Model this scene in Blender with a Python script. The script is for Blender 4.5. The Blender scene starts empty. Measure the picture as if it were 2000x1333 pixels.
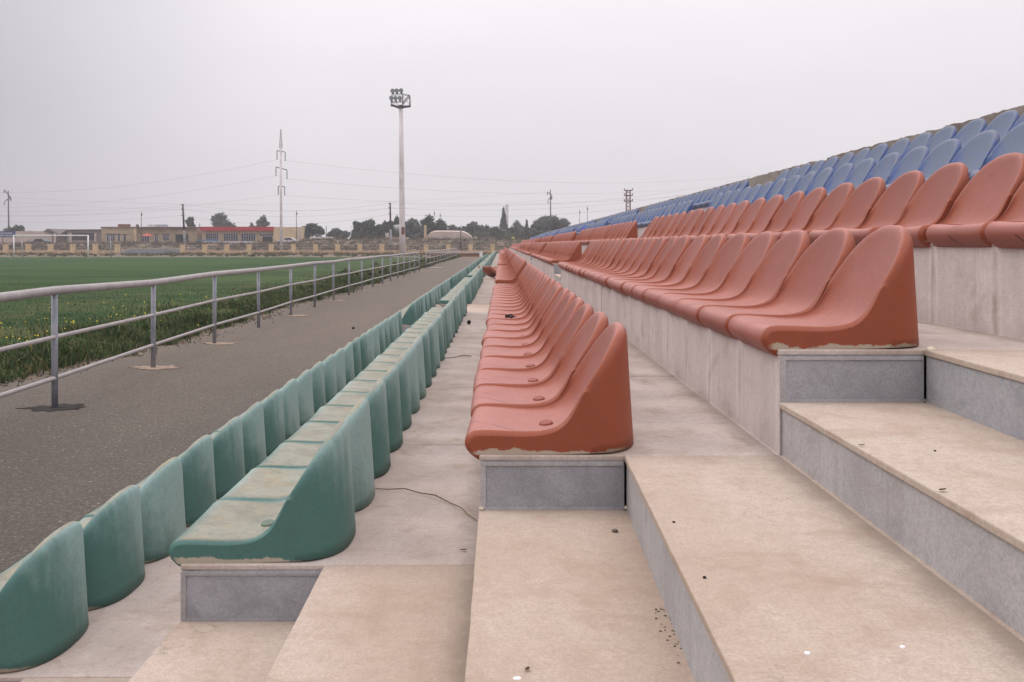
import bpy, bmesh, math, random
import numpy as np
from mathutils import Vector, Matrix, noise

random.seed(7)
R = math.radians
S = bpy.context.scene
COL = S.collection
F = 1925.0           # focal length in photograph pixels (2000 wide)
VX, VY = 979.5, 477.5  # vanishing point of the rows
EYE = 1.51

# ------------------------------------------------------------------ camera, light, exposure
cam_d = bpy.data.cameras.new('camera'); cam = bpy.data.objects.new('camera', cam_d); COL.objects.link(cam)
cam.location = (0, 0, EYE); cam.rotation_euler = (R(90), 0, 0)
cam_d.sensor_width = 36; cam_d.lens = F / 2000 * 36
cam_d.shift_x = (1000 - VX) / 2000; cam_d.shift_y = -(666.5 - VY) / 2000
cam_d.clip_start = .05; cam_d.clip_end = 6000
S.camera = cam
SUN_EL, SUN_AZ = R(44), R(-74)      # azimuth from +Y towards +X
w = bpy.data.worlds.new('World'); S.world = w; w.use_nodes = True
nt = w.node_tree; nt.nodes.clear()
def wn(t, **k):
    n = nt.nodes.new(t)
    for a, b in k.items(): setattr(n, a, b)
    return n
wo = wn('ShaderNodeOutputWorld'); bg = wn('ShaderNodeBackground'); tc = wn('ShaderNodeTexCoord')
sep = wn('ShaderNodeSeparateXYZ'); nt.links.new(tc.outputs['Generated'], sep.inputs[0])
el = wn('ShaderNodeMapRange', interpolation_type='SMOOTHSTEP'); el.inputs[1].default_value = 0; el.inputs[2].default_value = 1; el.inputs[3].default_value = 1.08; el.inputs[4].default_value = 2.65
nt.links.new(sep.outputs[2], el.inputs[0])
az = wn('ShaderNodeMapRange', interpolation_type='SMOOTHSTEP'); az.inputs[1].default_value = -.62; az.inputs[2].default_value = -.16; az.inputs[3].default_value = .56; az.inputs[4].default_value = 1.0
nt.links.new(sep.outputs[0], az.inputs[0])
cl = wn('ShaderNodeTexNoise'); cl.inputs['Scale'].default_value = 2.2; cl.inputs['Detail'].default_value = 4
mp = wn('ShaderNodeMapping'); mp.inputs['Scale'].default_value = (1, 1, 3); nt.links.new(tc.outputs['Generated'], mp.inputs[0]); nt.links.new(mp.outputs[0], cl.inputs[0])
cr = wn('ShaderNodeMapRange'); cr.inputs[1].default_value = .3; cr.inputs[2].default_value = .7; cr.inputs[3].default_value = .96; cr.inputs[4].default_value = 1.03
nt.links.new(cl.outputs[0], cr.inputs[0])
m1 = wn('ShaderNodeMath', operation='MULTIPLY'); nt.links.new(el.outputs[0], m1.inputs[0]); nt.links.new(az.outputs[0], m1.inputs[1])
m2 = wn('ShaderNodeMath', operation='MULTIPLY'); nt.links.new(m1.outputs[0], m2.inputs[0]); nt.links.new(cr.outputs[0], m2.inputs[1])
cm = wn('ShaderNodeMixRGB'); cm.inputs[1].default_value = (.58, .555, .66, 1); cm.inputs[2].default_value = (.688, .654, .684, 1)
nt.links.new(az.outputs[0], cm.inputs[0])
vm = wn('ShaderNodeVectorMath', operation='SCALE'); nt.links.new(cm.outputs[0], vm.inputs[0]); nt.links.new(m2.outputs[0], vm.inputs['Scale'])
sky = wn('ShaderNodeTexSky', sky_type='NISHITA'); sky.sun_disc = False; sky.sun_elevation = SUN_EL; sky.sun_rotation = SUN_AZ
vs = wn('ShaderNodeVectorMath', operation='SCALE'); vs.inputs['Scale'].default_value = .004; nt.links.new(sky.outputs[0], vs.inputs[0])
va = wn('ShaderNodeVectorMath', operation='ADD'); nt.links.new(vm.outputs[0], va.inputs[0]); nt.links.new(vs.outputs[0], va.inputs[1])
nt.links.new(va.outputs[0], bg.inputs[0]); bg.inputs[1].default_value = 1.0; nt.links.new(bg.outputs[0], wo.inputs[0])
sd = bpy.data.lights.new('sun', 'SUN'); sd.energy = 1.45; sd.angle = R(32); sd.color = (1, .95, .9)
sun = bpy.data.objects.new('sun', sd); COL.objects.link(sun)
dirv = Vector((math.sin(SUN_AZ) * math.cos(SUN_EL), math.cos(SUN_AZ) * math.cos(SUN_EL), math.sin(SUN_EL)))
sun.rotation_euler = dirv.to_track_quat('Z', 'Y').to_euler()
S.view_settings.view_transform = 'Standard'; S.view_settings.look = 'None'; S.view_settings.exposure = .10; S.view_settings.gamma = 1
S.view_settings.use_curve_mapping = False
S.render.engine = 'CYCLES'; S.cycles.volume_bounces = 0; S.cycles.max_bounces = 6; S.cycles.diffuse_bounces = 3
S.cycles.volume_step_rate = 4; S.cycles.transparent_max_bounces = 8

# ------------------------------------------------------------------ helpers
def P(px, py, Y):
    return Vector(((px - VX) / F * Y, Y, EYE - (py - VY) / F * Y))
def XY(px, Y): return (px - VX) / F * Y
def ZY(py, Y): return EYE - (py - VY) / F * Y
def tag(o, label=None, cat=None, group=None, kind=None):
    if label: o['label'] = label
    if cat: o['category'] = cat
    if group: o['group'] = group
    if kind: o['kind'] = kind
    return o
def link(name, me, mat=None, parent=None):
    o = bpy.data.objects.new(name, me); COL.objects.link(o)
    if mat and not me.materials: me.materials.append(mat)
    if parent: o.parent = parent
    return o
def empty(name, loc=(0, 0, 0), rz=0):
    o = bpy.data.objects.new(name, None); o.location = loc; o.rotation_euler = (0, 0, rz); COL.objects.link(o); o.empty_display_size = .1
    return o
def obj(name, bm, mat, parent=None, smooth=False):
    me = bpy.data.meshes.new(name); bmesh.ops.recalc_face_normals(bm, faces=bm.faces[:]); bm.to_mesh(me); bm.free()
    if smooth:
        for p in me.polygons: p.use_smooth = True
    o = link(name, me, mat, parent)
    if parent is not None: o.matrix_parent_inverse = Matrix.Translation(-parent.location) if not any(parent.rotation_euler) else Matrix.Identity(4)
    return o
def box(bm, x0, x1, y0, y1, z0, z1):
    v = [bm.verts.new((x, y, z)) for z in (z0, z1) for y in (y0, y1) for x in (x0, x1)]
    for f in ((0, 1, 3, 2), (4, 6, 7, 5), (0, 4, 5, 1), (2, 3, 7, 6), (0, 2, 6, 4), (1, 5, 7, 3)): bm.faces.new([v[i] for i in f])
    return v
def B(*a):
    bm = bmesh.new(); box(bm, *a); return bm
def tube(bm, pts, rad, n=8, cap=True):
    pts = [Vector(p) for p in pts]; rings = []
    rr = rad if hasattr(rad, '__len__') else [rad] * len(pts)
    for i, p in enumerate(pts):
        d = (pts[min(i + 1, len(pts) - 1)] - pts[max(i - 1, 0)]).normalized()
        a = Vector((0, 0, 1)) if abs(d.z) < .9 else Vector((1, 0, 0))
        u = d.cross(a).normalized(); v = d.cross(u)
        rings.append([bm.verts.new(p + (u * math.cos(t) + v * math.sin(t)) * rr[i]) for t in [2 * math.pi * k / n for k in range(n)]])
    for a, b in zip(rings, rings[1:]):
        for k in range(n): bm.faces.new((a[k], a[(k + 1) % n], b[(k + 1) % n], b[k]))
    if cap: bm.faces.new(rings[0]); bm.faces.new(rings[-1][::-1])
def T(pts, rad, n=8):
    bm = bmesh.new(); tube(bm, pts, rad, n); return bm
def prism(bm, poly, z0, z1):
    a = [bm.verts.new((x, y, z0)) for x, y in poly]; b = [bm.verts.new((x, y, z1)) for x, y in poly]
    n = len(poly)
    for i in range(n): bm.faces.new((a[i], a[(i + 1) % n], b[(i + 1) % n], b[i]))
    bm.faces.new(a[::-1]); bm.faces.new(b)
def bev(bm, w=.004, seg=2):
    bmesh.ops.recalc_face_normals(bm, faces=bm.faces[:])
    es = [e for e in bm.edges if len(e.link_faces) == 2 and e.calc_face_angle(0) > .8]
    bmesh.ops.bevel(bm, geom=es, offset=w, segments=seg, affect='EDGES', profile=.5)
    return bm
def srgb(r, g, b):
    f = lambda c: (c / 255 / 12.92) if c / 255 <= .04045 else ((c / 255 + .055) / 1.055) ** 2.4
    return (f(r), f(g), f(b), 1)

# ------------------------------------------------------------------ material kit
class M:
    def __init__(s, name, rough=.8, spec=.3):
        s.m = bpy.data.materials.new(name); s.m.use_nodes = True; s.t = s.m.node_tree
        s.b = s.t.nodes['Principled BSDF']; s.b.inputs['Roughness'].default_value = rough
        s.b.inputs['Specular IOR Level'].default_value = spec
        s.tc = s.n('ShaderNodeTexCoord'); s.vec = s.tc.outputs['Object']
    def n(s, t, **k):
        x = s.t.nodes.new(t)
        for a, b in k.items(): setattr(x, a, b)
        return x
    def l(s, a, b): s.t.links.new(a, b)
    def put(s, sock, v):
        if hasattr(v, 'is_linked') or hasattr(v, 'links'): s.l(v, sock)
        else: sock.default_value = v
    def world(s):
        g = s.n('ShaderNodeNewGeometry'); s.vec = g.outputs['Position']; return s
    def map(s, scale=(1, 1, 1), vec=None):
        x = s.n('ShaderNodeMapping'); x.inputs['Scale'].default_value = scale; s.l(vec or s.vec, x.inputs[0]); return x.outputs[0]
    def rnd_offset(s, k=37.0):
        oi = s.n('ShaderNodeObjectInfo'); a = s.n('ShaderNodeVectorMath', operation='MULTIPLY_ADD')
        s.l(oi.outputs['Random'], a.inputs[0]); a.inputs[1].default_value = (k, k * 1.7, k * .6); s.l(s.vec, a.inputs[2])
        s.rand = oi.outputs['Random']; s.rv = a.outputs[0]; return s
    def noise(s, scale, detail=5, rough=.6, vec=None, dist=0):
        x = s.n('ShaderNodeTexNoise'); x.inputs['Scale'].default_value = scale; x.inputs['Detail'].default_value = detail
        x.inputs['Roughness'].default_value = rough; x.inputs['Distortion'].default_value = dist
        s.l(vec or s.vec, x.inputs['Vector']); return x.outputs[0]
    def ramp(s, v, a, b, c=0., d=1.):
        x = s.n('ShaderNodeMapRange', interpolation_type='SMOOTHSTEP')
        s.put(x.inputs[0], v)
        for i, q in zip((1, 2, 3, 4), (a, b, c, d)): x.inputs[i].default_value = q
        return x.outputs[0]
    def mix(s, f, a, b, mode='MIX'):
        x = s.n('ShaderNodeMixRGB', blend_type=mode); s.put(x.inputs[0], f); s.put(x.inputs[1], a); s.put(x.inputs[2], b); return x.outputs[0]
    def math(s, op, a, b=0.):
        x = s.n('ShaderNodeMath', operation=op); s.put(x.inputs[0], a); s.put(x.inputs[1], b); return x.outputs[0]
    def xyz(s, vec=None):
        x = s.n('ShaderNodeSeparateXYZ'); s.l(vec or s.vec, x.inputs[0]); return x.outputs
    def bump(s, h, strength=.3, dist=.01):
        x = s.n('ShaderNodeBump'); x.inputs['Strength'].default_value = strength; x.inputs['Distance'].default_value = dist
        s.l(h, x.inputs['Height']); s.l(x.outputs[0], s.b.inputs['Normal']); return s
    def col(s, c): s.put(s.b.inputs['Base Color'], c); return s

def simple(name, c, rough=.7, var=.25, scale=8, bump=0):
    m = M(name, rough); m.world(); n = m.noise(scale, 5)
    c2 = tuple(x * (1 - var) for x in c[:3]) + (1,)
    m.col(m.mix(m.ramp(n, .3, .7), c, c2))
    if bump: m.bump(n, bump, .02)
    return m.m

# concrete treads: warm beige, blotched, stained
def concrete(name, c_light, c_dark, c_stain, streak=False, wet=.0, stain=1.0, drip=False, riser_band=False):
    m = M(name, .88, .25).world()
    big = m.noise(1.3, 4, .6, m.map((1.5, .55, 1)) if not streak else m.map((1, 2.0, .5)))
    col = m.mix(m.ramp(big, .36, .66), c_light, c_dark)
    mid = m.noise(6.5, 6, .65, m.map((1.0, .6, 1)), .6)
    col = m.mix(m.math('MULTIPLY', m.ramp(mid, .5, .72), .55 * stain), col, c_stain)
    wh = m.noise(9, 6, .7)
    col = m.mix(m.math('MULTIPLY', m.ramp(wh, .56, .74), .35), col, tuple(min(1, x * 1.22) for x in c_light[:3]) + (1,))
    fine = m.noise(160, 3, .7); grit = m.noise(420, 2, .6)
    col = m.mix(m.ramp(m.noise(38, 5, .75), .4, .7, .0, .30), col, tuple(x * .66 for x in c_dark[:3]) + (1,))
    col = m.mix(m.ramp(fine, .3, .7, .0, .34), col, tuple(x * .5 for x in c_dark[:3]) + (1,))
    col = m.mix(m.ramp(grit, .64, .72, .0, .6), col, tuple(x * .45 for x in c_stain[:3]) + (1,))
    if streak:
        st = m.noise(1.0, 3, .5, m.map((1, 26, 1.1)))
        st2 = m.noise(1.0, 4, .6, m.map((40, 60, 1.6)))
        a = m.math('MULTIPLY', m.ramp(st, .54, .74), .32)
        col = m.mix(a, col, c_stain)
        col = m.mix(m.ramp(st2, .60, .80, 0, .16), col, tuple(x * .62 for x in c_stain[:3]) + (1,))
    pz = m.xyz()
    if drip:      # rain drips running down below each joint between seats
        fr = m.math('FRACT', m.math('DIVIDE', m.math('SUBTRACT', pz[1], 2.655 - .225), .45))
        ax = m.math('ABSOLUTE', m.math('SUBTRACT', fr, .5)); ax = m.math('ADD', ax, m.math('MULTIPLY', m.noise(1, 3, .6, m.map((0, 9, 5))), .10))
        dr = m.math('MULTIPLY', m.ramp(ax, .095, .05), m.ramp(m.noise(1, 3, .6, m.map((1, 2.3, 3.2))), .40, .62))
        col = m.mix(m.math('MULTIPLY', dr, .6), col, (.25, .19, .14, 1))
        dr2 = m.math('MULTIPLY', m.ramp(ax, .16, .12), m.ramp(ax, .09, .11)); col = m.mix(m.math('MULTIPLY', dr2, .2), col, (.72, .66, .63, 1))
    elif riser_band:           # darker ragged band where each tread meets the riser behind it
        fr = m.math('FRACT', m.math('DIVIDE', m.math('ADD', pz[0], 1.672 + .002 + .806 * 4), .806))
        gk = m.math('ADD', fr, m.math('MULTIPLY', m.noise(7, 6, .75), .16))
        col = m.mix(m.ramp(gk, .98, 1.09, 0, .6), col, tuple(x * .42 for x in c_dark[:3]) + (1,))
        vc = m.n('ShaderNodeTexVoronoi', feature='DISTANCE_TO_EDGE'); vc.inputs['Scale'].default_value = .9
        wv = m.n('ShaderNodeVectorMath', operation='ADD'); nn = m.n('ShaderNodeTexNoise'); nn.inputs['Scale'].default_value = 5; nn.inputs['Detail'].default_value = 6
        m.l(m.vec, nn.inputs['Vector']); sc_ = m.n('ShaderNodeVectorMath', operation='SCALE'); sc_.inputs['Scale'].default_value = .35; m.l(nn.outputs['Color'], sc_.inputs[0])
        m.l(m.vec, wv.inputs[0]); m.l(sc_.outputs[0], wv.inputs[1]); m.l(wv.outputs[0], vc.inputs['Vector'])
        ck = m.math('MULTIPLY', m.ramp(vc.outputs['Distance'], .0035, .001), m.ramp(m.noise(1.1, 2), .50, .58))
        col = m.mix(m.math('MULTIPLY', ck, .28), col, tuple(x * .3 for x in c_dark[:3]) + (1,))
        col = m.mix(m.ramp(m.noise(2.6, 5, .7, m.map((1, 1.8, 1))), .52, .66, 0, .35), col, tuple(x * .9 for x in c_stain[:3]) + (1,))
    m.col(col); m.bump(m.math('ADD', m.math('MULTIPLY', mid, .6), m.math('MULTIPLY', fine, .35)), .35, .006)
    return m.m
CON_T = concrete('concrete_tread', (.60, .515, .465, 1), (.49, .405, .35, 1), (.34, .26, .19, 1), stain=1.15, riser_band=True)
CON_A = concrete('concrete_aisle', (.505, .418, .352, 1), (.425, .332, .262, 1), (.33, .235, .165, 1), stain=.9, riser_band=True)
CON_R = concrete('concrete_riser', (.66, .595, .58, 1), (.54, .48, .465, 1), (.38, .31, .26, 1), streak=True, drip=True)
CON_G = concrete('concrete_grey_plaster', (.40, .40, .415, 1), (.31, .31, .33, 1), (.21, .21, .22, 1), stain=1.0)
CON_S = concrete('concrete_step_wall', (.47, .45, .45, 1), (.38, .36, .36, 1), (.25, .23, .215, 1), streak=True)
CON_M = concrete('mossy_concrete', (.36, .315, .27, 1), (.22, .185, .15, 1), (.07, .06, .045, 1), stain=1.2)

def seat_mat(name, side, bleached, top, kind):
    m = M(name, .55, .35); m.rnd_offset()
    nrm = m.xyz(m.tc.outputs['Normal']); pos = m.xyz()
    up = nrm[2]
    cloud = m.noise(9, 5, .65, m.rv); fine = m.noise(330, 2, .6, m.rv)
    col = side
    # sun-bleached outer skin, differing seat by seat
    if kind == 'green':
        k = m.math('ADD', m.math('MULTIPLY', pos[2], 1.55), m.math('MULTIPLY', pos[1], 1.5))
        strk = m.noise(1, 4, .6, m.map((14, 30, 2.2), m.rv))
        k = m.math('ADD', k, m.math('MULTIPLY', cloud, .45))
        k = m.math('ADD', k, m.math('MULTIPLY', strk, .35))
        k = m.math('ADD', k, m.math('MULTIPLY', m.ramp(m.rand, .35, .95), .42))
        fade = m.ramp(k, .42, .95, .10, .97)
        col = m.mix(fade, side, bleached)
        dust = m.ramp(up, .70, .96)
        dcol = m.mix(m.ramp(cloud, .35, .65), top, tuple(x * .72 for x in top[:3]) + (1,))
        warm = m.noise(5, 4, .6, m.rv)
        dcol = m.mix(m.ramp(warm, .48, .70, 0, .7), dcol, (.36, .285, .16, 1)); dcol = m.mix(m.ramp(m.noise(26, 5, .7, m.rv), .5, .7, 0, .45), dcol, (.15, .19, .15, 1))
        low = m.ramp(pos[0], -.045, .02)
        col = m.mix(m.math('MULTIPLY', dust, m.math('MULTIPLY', m.ramp(cloud, .25, .5, .75, 1), low)), col, dcol)
    elif kind == 'red':
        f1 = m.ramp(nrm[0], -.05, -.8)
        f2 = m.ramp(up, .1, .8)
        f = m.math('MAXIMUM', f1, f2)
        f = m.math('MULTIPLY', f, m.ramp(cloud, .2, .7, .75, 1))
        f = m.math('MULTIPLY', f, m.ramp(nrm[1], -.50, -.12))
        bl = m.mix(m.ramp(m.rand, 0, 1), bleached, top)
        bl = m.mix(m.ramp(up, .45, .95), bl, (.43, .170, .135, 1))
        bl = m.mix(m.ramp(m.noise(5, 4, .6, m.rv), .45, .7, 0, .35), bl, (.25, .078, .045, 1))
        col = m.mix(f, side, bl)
        # dirt lines running over the seat
        a = m.math('ABSOLUTE', m.math('SUBTRACT', m.math('ADD', pos[1], .04), m.math('MULTIPLY', pos[0], -.9)))
        ln = m.math('MULTIPLY', m.ramp(a, .009, .001), m.ramp(m.noise(14, 4, .6, m.rv), .34, .5))
        ln = m.math('MULTIPLY', ln, m.math('MULTIPLY', m.ramp(pos[0], .16, .11), m.ramp(up, .5, .8)))
        col = m.mix(m.math('MULTIPLY', ln, .8), col, (.10, .035, .028, 1))
        # moulded slot in the front lip
        b = m.math('ABSOLUTE', m.math('SUBTRACT', m.math('ADD', pos[1], .01), m.math('MULTIPLY', pos[2], 1.5)))
        sl = m.math('MULTIPLY', m.ramp(b, .0075, .004), m.math('MULTIPLY', m.ramp(pos[0], -.012, -.018), m.ramp(pos[2], .022, .016)))
        col = m.mix(sl, col, (.05, .015, .012, 1))
    else:
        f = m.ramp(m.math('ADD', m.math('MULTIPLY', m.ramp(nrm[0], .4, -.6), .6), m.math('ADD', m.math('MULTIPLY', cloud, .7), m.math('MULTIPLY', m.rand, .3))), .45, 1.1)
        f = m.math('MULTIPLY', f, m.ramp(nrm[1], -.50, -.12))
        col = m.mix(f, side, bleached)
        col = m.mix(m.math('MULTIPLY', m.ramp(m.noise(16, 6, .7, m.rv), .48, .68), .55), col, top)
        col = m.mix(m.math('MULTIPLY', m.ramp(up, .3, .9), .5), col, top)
    col = m.mix(m.ramp(fine, .3, .7, 0, .26), col, (.04, .03, .03, 1)); col = m.mix(m.ramp(m.noise(48, 4, .7, m.rv), .45, .7, 0, .16), col, (.06, .05, .05, 1))
    # worn, chipped pale rim at the foot
    edge = m.math('ADD', pos[2], m.math('MULTIPLY', m.noise(17, 5, .7, m.rv), -.048))
    edge = m.math('ADD', edge, m.math('MULTIPLY', m.ramp(m.noise(4, 2, .5, m.rv), .42, .6), .008))
    chip = m.math('MULTIPLY', m.ramp(edge, -.010, -.0145), m.ramp(pos[2], -.004, .0))
    chip = m.math('MULTIPLY', chip, m.math('MULTIPLY', m.ramp(nrm[1], -.35, -.7), m.ramp(pos[0], -.03, -.005)))
    col = m.mix(m.math('MULTIPLY', chip, .9), col, (.42, .36, .28, 1))
    m.col(col); m.bump(m.math('ADD', cloud, m.math('MULTIPLY', fine, .15)), .12, .004)
    return m.m
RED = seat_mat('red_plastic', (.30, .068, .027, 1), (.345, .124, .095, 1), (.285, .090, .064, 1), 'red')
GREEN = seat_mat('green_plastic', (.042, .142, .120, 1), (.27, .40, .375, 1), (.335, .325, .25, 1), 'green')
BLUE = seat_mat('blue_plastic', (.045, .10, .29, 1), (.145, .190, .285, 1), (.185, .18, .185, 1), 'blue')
BLUE2 = seat_mat('new_blue_plastic', (.02, .05, .40, 1), (.04, .08, .45, 1), (.06, .10, .42, 1), 'blue')

# ------------------------------------------------------------------ terrain, ground, track
def smooth(a, b, t):
    t = max(0, min(1, (t - a) / (b - a))); return t * t * (3 - 2 * t)
def hill(x, y):
    h = 1.62 + .75 * smooth(-40, -33, x) - .1 * smooth(-75, -90, x)
    z = smooth(163, 181, y) * h
    z += smooth(164, 172, y) * .14 * (noise.noise((x * .25, y * .25, 0)) + .5 * noise.noise((x * .9, y * .5, 3)))
    if y > 400: z = z * (1 - smooth(400, 900, y))
    return z
ys = [-60, -10, 0, 20, 60, 100, 140, 155, 160] + [161 + 1.2 * i for i in range(22)] + [192, 200, 215, 240, 280, 340, 420, 600, 900, 1600, 3200]
xs = [-3000, -1200, -500, -250, -150, -120] + [-110 + 1.25 * i for i in range(100)] + [18, 30, 60, 120, 300, 900, 3000]
verts = [(x, y, hill(x, y) - .02) for y in ys for x in xs]
nx = len(xs)
faces = [(j * nx + i, j * nx + i + 1, (j + 1) * nx + i + 1, (j + 1) * nx + i) for j in range(len(ys) - 1) for i in range(nx - 1)]
me = bpy.data.meshes.new('ground'); me.from_pydata(verts, [], faces)
g = M('dry_ground', .95, .1).world()
c = g.mix(g.ramp(g.noise(.35, 6, .7), .38, .62), (.185, .145, .105, 1), (.095, .082, .058, 1))
c = g.mix(g.ramp(g.noise(1.8, 5, .7), .45, .65, 0, .8), c, (.27, .205, .155, 1))
c = g.mix(g.ramp(g.noise(.12, 4, .6), .5, .68, 0, .5), c, (.06, .062, .04, 1))
g.col(c); g.bump(g.noise(6, 5, .7), .8, .1)
for p in me.polygons: p.use_smooth = True
tag(link('ground', me, g.m), kind='structure')

# football pitch, ragged edge towards the track
gm = M('pitch_grass', .95, .1).world()
c = gm.mix(gm.ramp(gm.noise(1, 4, .6, gm.map((.05, .16, 1))), .36, .64), (.022, .060, .019, 1), (.054, .108, .032, 1))
c = gm.mix(gm.ramp(gm.noise(1, 5, .7, gm.map((.12, .75, 1))), .46, .68, 0, .6), c, (.085, .115, .045, 1))
xx = gm.xyz()
brown = gm.math('MULTIPLY', gm.ramp(xx[0], -19, -6), gm.ramp(gm.noise(.5, 5, .7), .42, .62))
c = gm.mix(gm.math('MULTIPLY', brown, .8), c, (.125, .128, .050, 1))
c = gm.mix(gm.ramp(gm.noise(9, 5, .75), .35, .7, 0, .45), c, (.012, .026, .010, 1))
gm.col(c); gm.bump(gm.noise(30, 4, .7), 1.0, .05)
def edge_x(y): return -5.08 - .5 * noise.noise((y * .35, 1.3, 0)) - .28 * noise.noise((y * 1.3, 5, 0)) - .12 * noise.noise((y * 4, 5, 0)) - .25 * smooth(20, 9, y)
bm = bmesh.new(); ly = [bm.verts.new((-140, y, -.010)) for y in (0,)]
yy = [i * .3 for i in range(-10, 387)]
row = [(bm.verts.new((-140, y, -.010)), bm.verts.new((edge_x(y) - .32 - .25 * noise.noise((y * .8, 11, 0)), y, -.010))) for y in yy]
for a, b in zip(row, row[1:]): bm.faces.new((a[0], a[1], b[1], b[0]))
tag(obj('pitch', bm, gm.m), kind='structure')

am = M('asphalt', .93, .2).world()
c = am.mix(am.ramp(am.noise(.5, 5, .65, am.map((1.2, .5, 1))), .35, .65), (.165, .139, .112, 1), (.108, .092, .076, 1))
c = am.mix(am.ramp(am.noise(1.6, 6, .75), .5, .7, 0, .5), c, (.085, .075, .068, 1)); c = am.mix(am.ramp(am.noise(3.0, 5, .7), .50, .70, 0, .55), c, (.17, .145, .125, 1))
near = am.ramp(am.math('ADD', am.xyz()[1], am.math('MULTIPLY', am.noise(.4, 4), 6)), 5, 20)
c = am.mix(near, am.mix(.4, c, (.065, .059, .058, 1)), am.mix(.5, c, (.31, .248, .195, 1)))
vo = am.n('ShaderNodeTexVoronoi'); vo.inputs['Scale'].default_value = 62; am.l(am.vec, vo.inputs['Vector'])
cs = am.n('ShaderNodeTexVoronoi'); cs.inputs['Scale'].default_value = 15; am.l(am.vec, cs.inputs['Vector'])
sp = am.math('MULTIPLY', am.ramp(cs.outputs['Distance'], .15, .09), am.ramp(am.xyz(cs.outputs['Color'])[0], .52, .62))
c = am.mix(am.ramp(am.noise(48, 4, .85), .46, .58, 0, .75), c, (.052, .046, .042, 1)); c = am.mix(am.ramp(am.noise(9, 6, .85), .48, .62, 0, .4), c, (.075, .066, .058, 1)); c = am.mix(am.ramp(am.noise(30, 4, .85), .54, .64, 0, .6), c, (.33, .27, .23, 1)); c = am.mix(am.math('MULTIPLY', sp, .9), c, (.46, .39, .33, 1))
fn = am.noise(140, 3, .7)
c = am.mix(am.ramp(fn, .35, .7, 0, .5), c, (.03, .027, .025, 1))
am.col(c); am.bump(am.math('ADD', vo.outputs['Distance'], am.math('MULTIPLY', fn, .6)), .6, .01)
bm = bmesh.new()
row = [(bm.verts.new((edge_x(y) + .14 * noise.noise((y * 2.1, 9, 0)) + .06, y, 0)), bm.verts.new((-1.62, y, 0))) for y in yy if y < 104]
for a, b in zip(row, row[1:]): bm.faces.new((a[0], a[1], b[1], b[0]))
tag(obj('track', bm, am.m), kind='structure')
# asphalt forecourt behind the gap in the boundary wall
bm = bmesh.new()
rx = [-64 + i for i in range(12)]; ry = [157.5 + 1.2 * i for i in range(12)]
gv = [[bm.verts.new((x, y, hill(x, y) + .06)) for x in rx] for y in ry]
for j in range(11):
    for i in range(11): bm.faces.new((gv[j][i], gv[j][i + 1], gv[j + 1][i + 1], gv[j + 1][i]))
tag(obj('road', bm, simple('road_asphalt', (.060, .064, .074, 1), .9, .3, 2)), kind='structure')

# ------------------------------------------------------------------ grandstand
T_ = .806; D = 2.655; PITCH = .45; NB = 8; NS = 22; PERIOD = 11.46; BLK = PITCH * NS; REC = .39
XE = [-1.672 + T_ * k for k in range(8)]          # front edge of each level; the last one is the back wall
LV = [.346, .648, .943, 1.227, 1.520, 1.815, 2.110]
LOW = [0.0] + LV[:-1]
START = [D + PERIOD * b for b in range(NB)]
YEND = START[-1] + BLK
stand = empty('grandstand', (0, D, 0))
tag(stand, 'weathered concrete grandstand with seven stepped tiers and stair aisles beside the asphalt track', 'grandstand')
SL = .016
def rough(poly, amp=.0016):
    out = []
    for a, b in zip(poly, poly[1:] + poly[:1]):
        L = math.hypot(b[0] - a[0], b[1] - a[1]); n = max(1, int(L / .045))
        if L < .3: n = 1
        nx_, ny_ = (b[1] - a[1]) / max(L, 1e-6), -(b[0] - a[0]) / max(L, 1e-6)
        for i in range(n):
            t = i / n; x = a[0] + (b[0] - a[0]) * t; y = a[1] + (b[1] - a[1]) * t
            d = amp * noise.noise((x * 9, y * 9, 4)) + amp * 1.2 * min(0, noise.noise((x * 31, y * 31, 1)) + .15) if i else 0
            out.append((x + nx_ * d, y + ny_ * d))
    return out
def slab(name, poly, z1, th=SL, mat=CON_T, w=.004):
    bm = bmesh.new()
    if w and name in ('aisle_slab', 'step_slab'): poly = rough(poly); w = .003
    prism(bm, poly, z1 - th, z1)
    if w: bev(bm, w)
    return obj(name, bm, mat, stand)
def rect(x0, x1, y0, y1): return [(x0, y0), (x1, y0), (x1, y1), (x0, y1)]
PANEL = 1.59
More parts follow.
